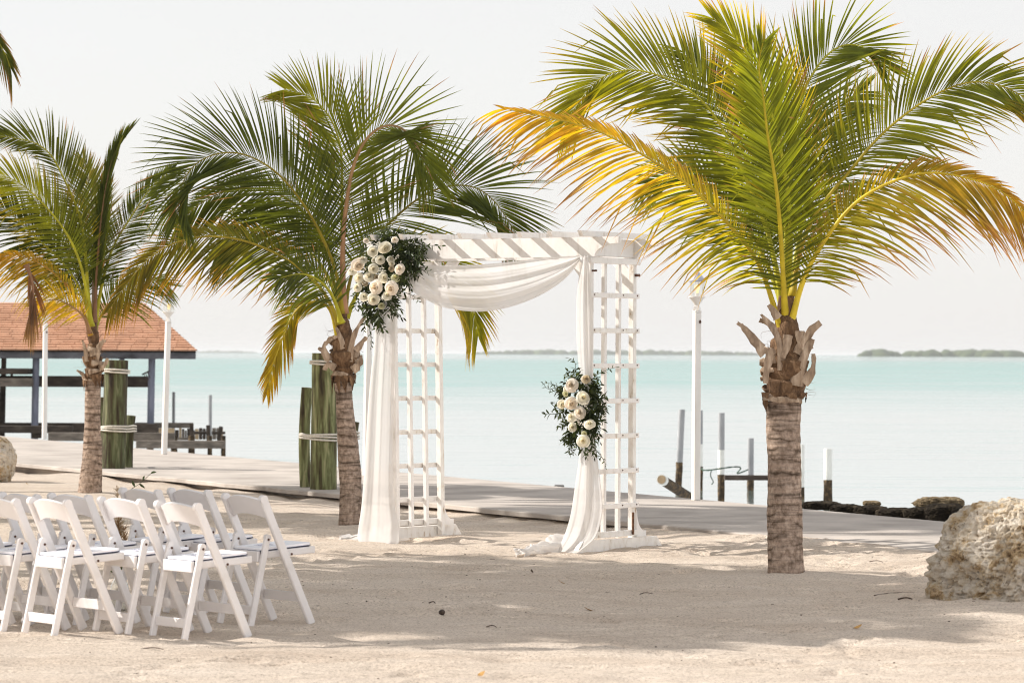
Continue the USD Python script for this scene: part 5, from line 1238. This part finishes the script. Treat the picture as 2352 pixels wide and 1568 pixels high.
dR = rb[1] + 0.35
s = dR / FPX
c = np.array([at(2416, 1280, dR)[0], dR, 0.29])
v, f = rock_geo((0, 0, 0), (0.72, 0.55, 0.40), 17, 0.15, 7, 3.0, 0.10)
v[:, 0] += 0.30 * (v[:, 2] + 0.3) * np.clip((0.3 - v[:, 0]) / 0.6, 0, 1)
t = Thing('boulder', 'big pale coral boulder at the right edge of the sand', 'boulder', c + np.array([-0.04, 0.05, 0]), math.radians(34))
t.part('rock', (v, f), rock_m, True)
cl = foot(2, 1112); dl = cl[1] + 0.3
t = Thing('boulder', 'rounded coral boulder at the left edge beside the walkway', 'boulder', at(-40, 1060, dl))
t.part('rock', rock_geo((0, 0, 0), (0.42, 0.36, 0.33), 23, 0.16, 5, 0.5, 0.06), rock_m, True)
rub = [(1885, 1166, 60, 15, 0), (1945, 1175, 50, 18, 0), (2000, 1180, 50, 22, 0), (2060, 1186, 60, 22, 0), (2120, 1188, 60, 28, 0), (2170, 1184, 60, 34, 0), (2230, 1190, 60, 30, 0), (2160, 1162, 72, 24, 1), (2000, 1162, 26, 10, 1)]
names = ['dark wet rock nearest the palm trunk in the rubble line', 'dark rock second along the rubble beyond the walkway', 'dark block with a tan face in the rubble line', 'long dark rock in the middle of the rubble line', 'dark rock with pale crust before the tan ledge', 'dark rock right of centre before the tan ledge', 'dark rock half hidden behind the big boulder', 'tan ledge of rock standing behind the dark rubble', 'small tan rock on top of the rubble line']
for i, (x, y, w, h, k) in enumerate(rub):
    d = float(np.interp(x, [1885, 2230], [37.2, 34.6])) + (0.9 if k else 0.15)
    p = at(x, y - 6, d); sc = d / FPX
    v, f = rock_geo((0, 0, 0), (w / 2 * sc * 1.5, 0.22, h / 2 * sc * 1.25), 60 + i, 0.36 if k else 0.26, 5, 1.2, 0.14)
    t = Thing('rubble_rock', names[i], 'rock', p, group='rubble rocks beyond the walkway')
    t.part('rock', (v, f), palerock_m if k else darkrock_m, True)

# ---------------------------------------------------------------- vase with pampas between the chairs
vb = foot(*z3(885, 1035))
t = Thing('glass_vase', 'clear glass vase holding dried pampas between the chair rows', 'vase', vb)
gl = usdkit.material(stage, L('vase_glass'), {'p': ('principled_bsdf', {'base_color': (0.95, 0.97, 0.96), 'roughness': 0.02, 'transmission_weight': 1.0, 'ior': 1.45})}, [], surface='p.BSDF')
t.part('glass', revolve([(0.0, 0.005), (0.05, 0.005), (0.062, 0.03), (0.068, 0.10), (0.055, 0.17), (0.036, 0.21), (0.040, 0.25), (0.036, 0.25), (0.032, 0.21), (0.051, 0.17), (0.063, 0.10), (0.057, 0.035), (0.046, 0.012), (0.0, 0.012)], 28), gl, True)
pl = Thing('pampas_bunch', 'brown dried pampas plumes with one green sprig behind the chairs', 'dried flowers', vb + [0, 0, 0.05])
rng = np.random.default_rng(77)
dv = vb[1]
for k, (tops, mt) in enumerate((((264, 1200), pampas_m), ((270, 1180), pampas_m), ((268, 1115), plume_m), ((285, 1210), pampas_m), ((312, 1220), pampas_m))):
    tpz = at(*tops, dv)
    st = spline([vb + [0, 0, 0.06], (vb + tpz) / 2 + [0.01, 0, 0.04], tpz], 20)
    q = pl.part('stem', tube(st, 0.003, 5), pampas_m, True, world=True)
    ms = []
    for j in range(170):
        u = rng.uniform(0.55, 1.0); i = int(u * 19); p = st[i]
        a = rng.uniform(0, 6.28); l = rng.uniform(0.05, 0.11) * (1.25 - u * 0.6)
        d_ = np.array([math.cos(a) * 0.45, math.sin(a) * 0.45, rng.uniform(0.5, 1.0)])
        ms.append(tube(spline([p, p + d_ * l * 0.6, p + d_ * l + [0, 0, -0.01]], 4), np.array([0.002, 0.0024, 0.002, 0.0006]), 3, False))
    pl.part('plume', cat_(ms), mt, False, parent=q, world=True, kind='stuff')
P = [vb + [0, 0, 0.2], at(272, 1200, dv), at(292, 1130, dv), at(318, 1112, dv), at(346, 1087, dv)]
st, (v, f, k) = sprig_geo(P, rng, 20, 0.075, 0.024, SPR * 1.6)
q = pl.part('sprig', st, sprig_m, False, world=True, col=np.repeat((SPR * 2)[None], len(st[0]), 0))
pl.part('leaves', (v, f), sprig_m, True, parent=q, world=True, col=k, kind='stuff')

# ---------------------------------------------------------------- small things lying on the sand
p = foot(1015, 1411)
v, f = rock_geo((0, 0, 0), (0.021, 0.021, 0.019), 5, 0.08, 3)
single('fallen_seed', (v + p + [0, 0, 0.016], f), nut_m, 'round dark seed lying on sand in the open middle', 'seed', smooth=True)
p = foot(1190 + 5, 1398)
TW = [((2062, 1377), (2095, 1376), 0.007, 'thick dark twig on the sand before the big boulder'), ((2008, 1368), (2100, 1362), 0.004, 'long thin twig curving over the sand before the boulder'), ((1997, 1290), (2028, 1291), 0.004, 'short thin twig on sand right of the largest palm'), ((1117, 1440), (1140, 1441), 0.004, 'short twig on sand in the foreground shade'), ((985, 1385), (1000, 1386), 0.005, 'broken twig just above the round dark seed'), ((905, 1436), (940, 1432), 0.003, 'thin twig left of the seed in the shade'), ((320, 1492), (375, 1492), 0.004, 'reddish twig under the frontmost chair'), ((1470, 1365), (1500, 1364), 0.0035, 'thin twig on the sand before the right drape')]
for (a, b, r, lab) in TW:
    A0, B0 = foot(*a), foot(*b); rng = np.random.default_rng(int(a[0]))
    m = (A0 + B0) / 2 + np.array([0, 0.02, 0.012])
    single('twig', tube(spline([A0 + [0, 0, 0.004], m, B0 + [0, 0, 0.004]], 12), np.linspace(r, r * 0.6, 12), 6), twig_m, lab, 'twig', smooth=True)
LV = [((1970, 1443), 'small curled dry leaf on the bright sand at right', 3), ((1105, 1572 - 20), 'dry leaf on bright sand near the lower edge', 2), ((1352, 1403), 'small yellow leaf right of the seed in shade', 4), ((1290, 1340), 'yellowed leaf on sand before the trailing cloth', 5), ((1222, 1315), 'dark scrap of leaf below the trailing cloth', 6), ((62, 1112), 'tiny yellow leaf shoot beside the left boulder', 7)]
for (q, lab, sd) in LV:
    p = foot(*q); rng = np.random.default_rng(sd)
    a = rng.uniform(0, 3.1); d_ = np.array([math.cos(a), math.sin(a) * 0.6, 0.0])
    sdv = np.array([-d_[1], d_[0], 0.3])
    s = np.linspace(0, 1, 8); w = 0.018 * np.sin(np.pi * s) + 0.001
    cl_ = p + np.outer(s - 0.5, d_) * 0.055 + np.outer(0.006 + 0.022 * s * s, [0, 0, 1.0])
    single('fallen_leaf', sheet(np.stack([cl_ - sdv * w[:, None], cl_ - [0, 0, 0.003], cl_ + sdv * w[:, None]], 1)), dryleaf_m if sd != 6 else twig_m, lab, 'leaf', smooth=True)
rng = np.random.default_rng(99)
ms = []
for k in range(520):
    x, y = rng.uniform(-4.5, 4.5), rng.uniform(16.8, 34)
    if seadist(x, y) > -0.2: continue
    z = gz((x, y)); r = rng.uniform(0.002, 0.006)
    a = rng.uniform(0, 3.14)
    if rng.random() < 0.5:
        ms.append(trimesh.creation.box((r * rng.uniform(2, 7), r * 0.7, r * 0.5)).apply_transform(trimesh.transformations.rotation_matrix(a, [0, 0, 1])).apply_translation((x, y, z + r * 0.3)))
    else:
        ms.append(trimesh.creation.icosphere(1, r).apply_scale((1.3, 1, 0.6)).apply_translation((x, y, z + r * 0.2)))
single('sand_debris', cat_(ms), twig_m, 'bits of bark and shell scattered over the sand', 'debris', kind='stuff')
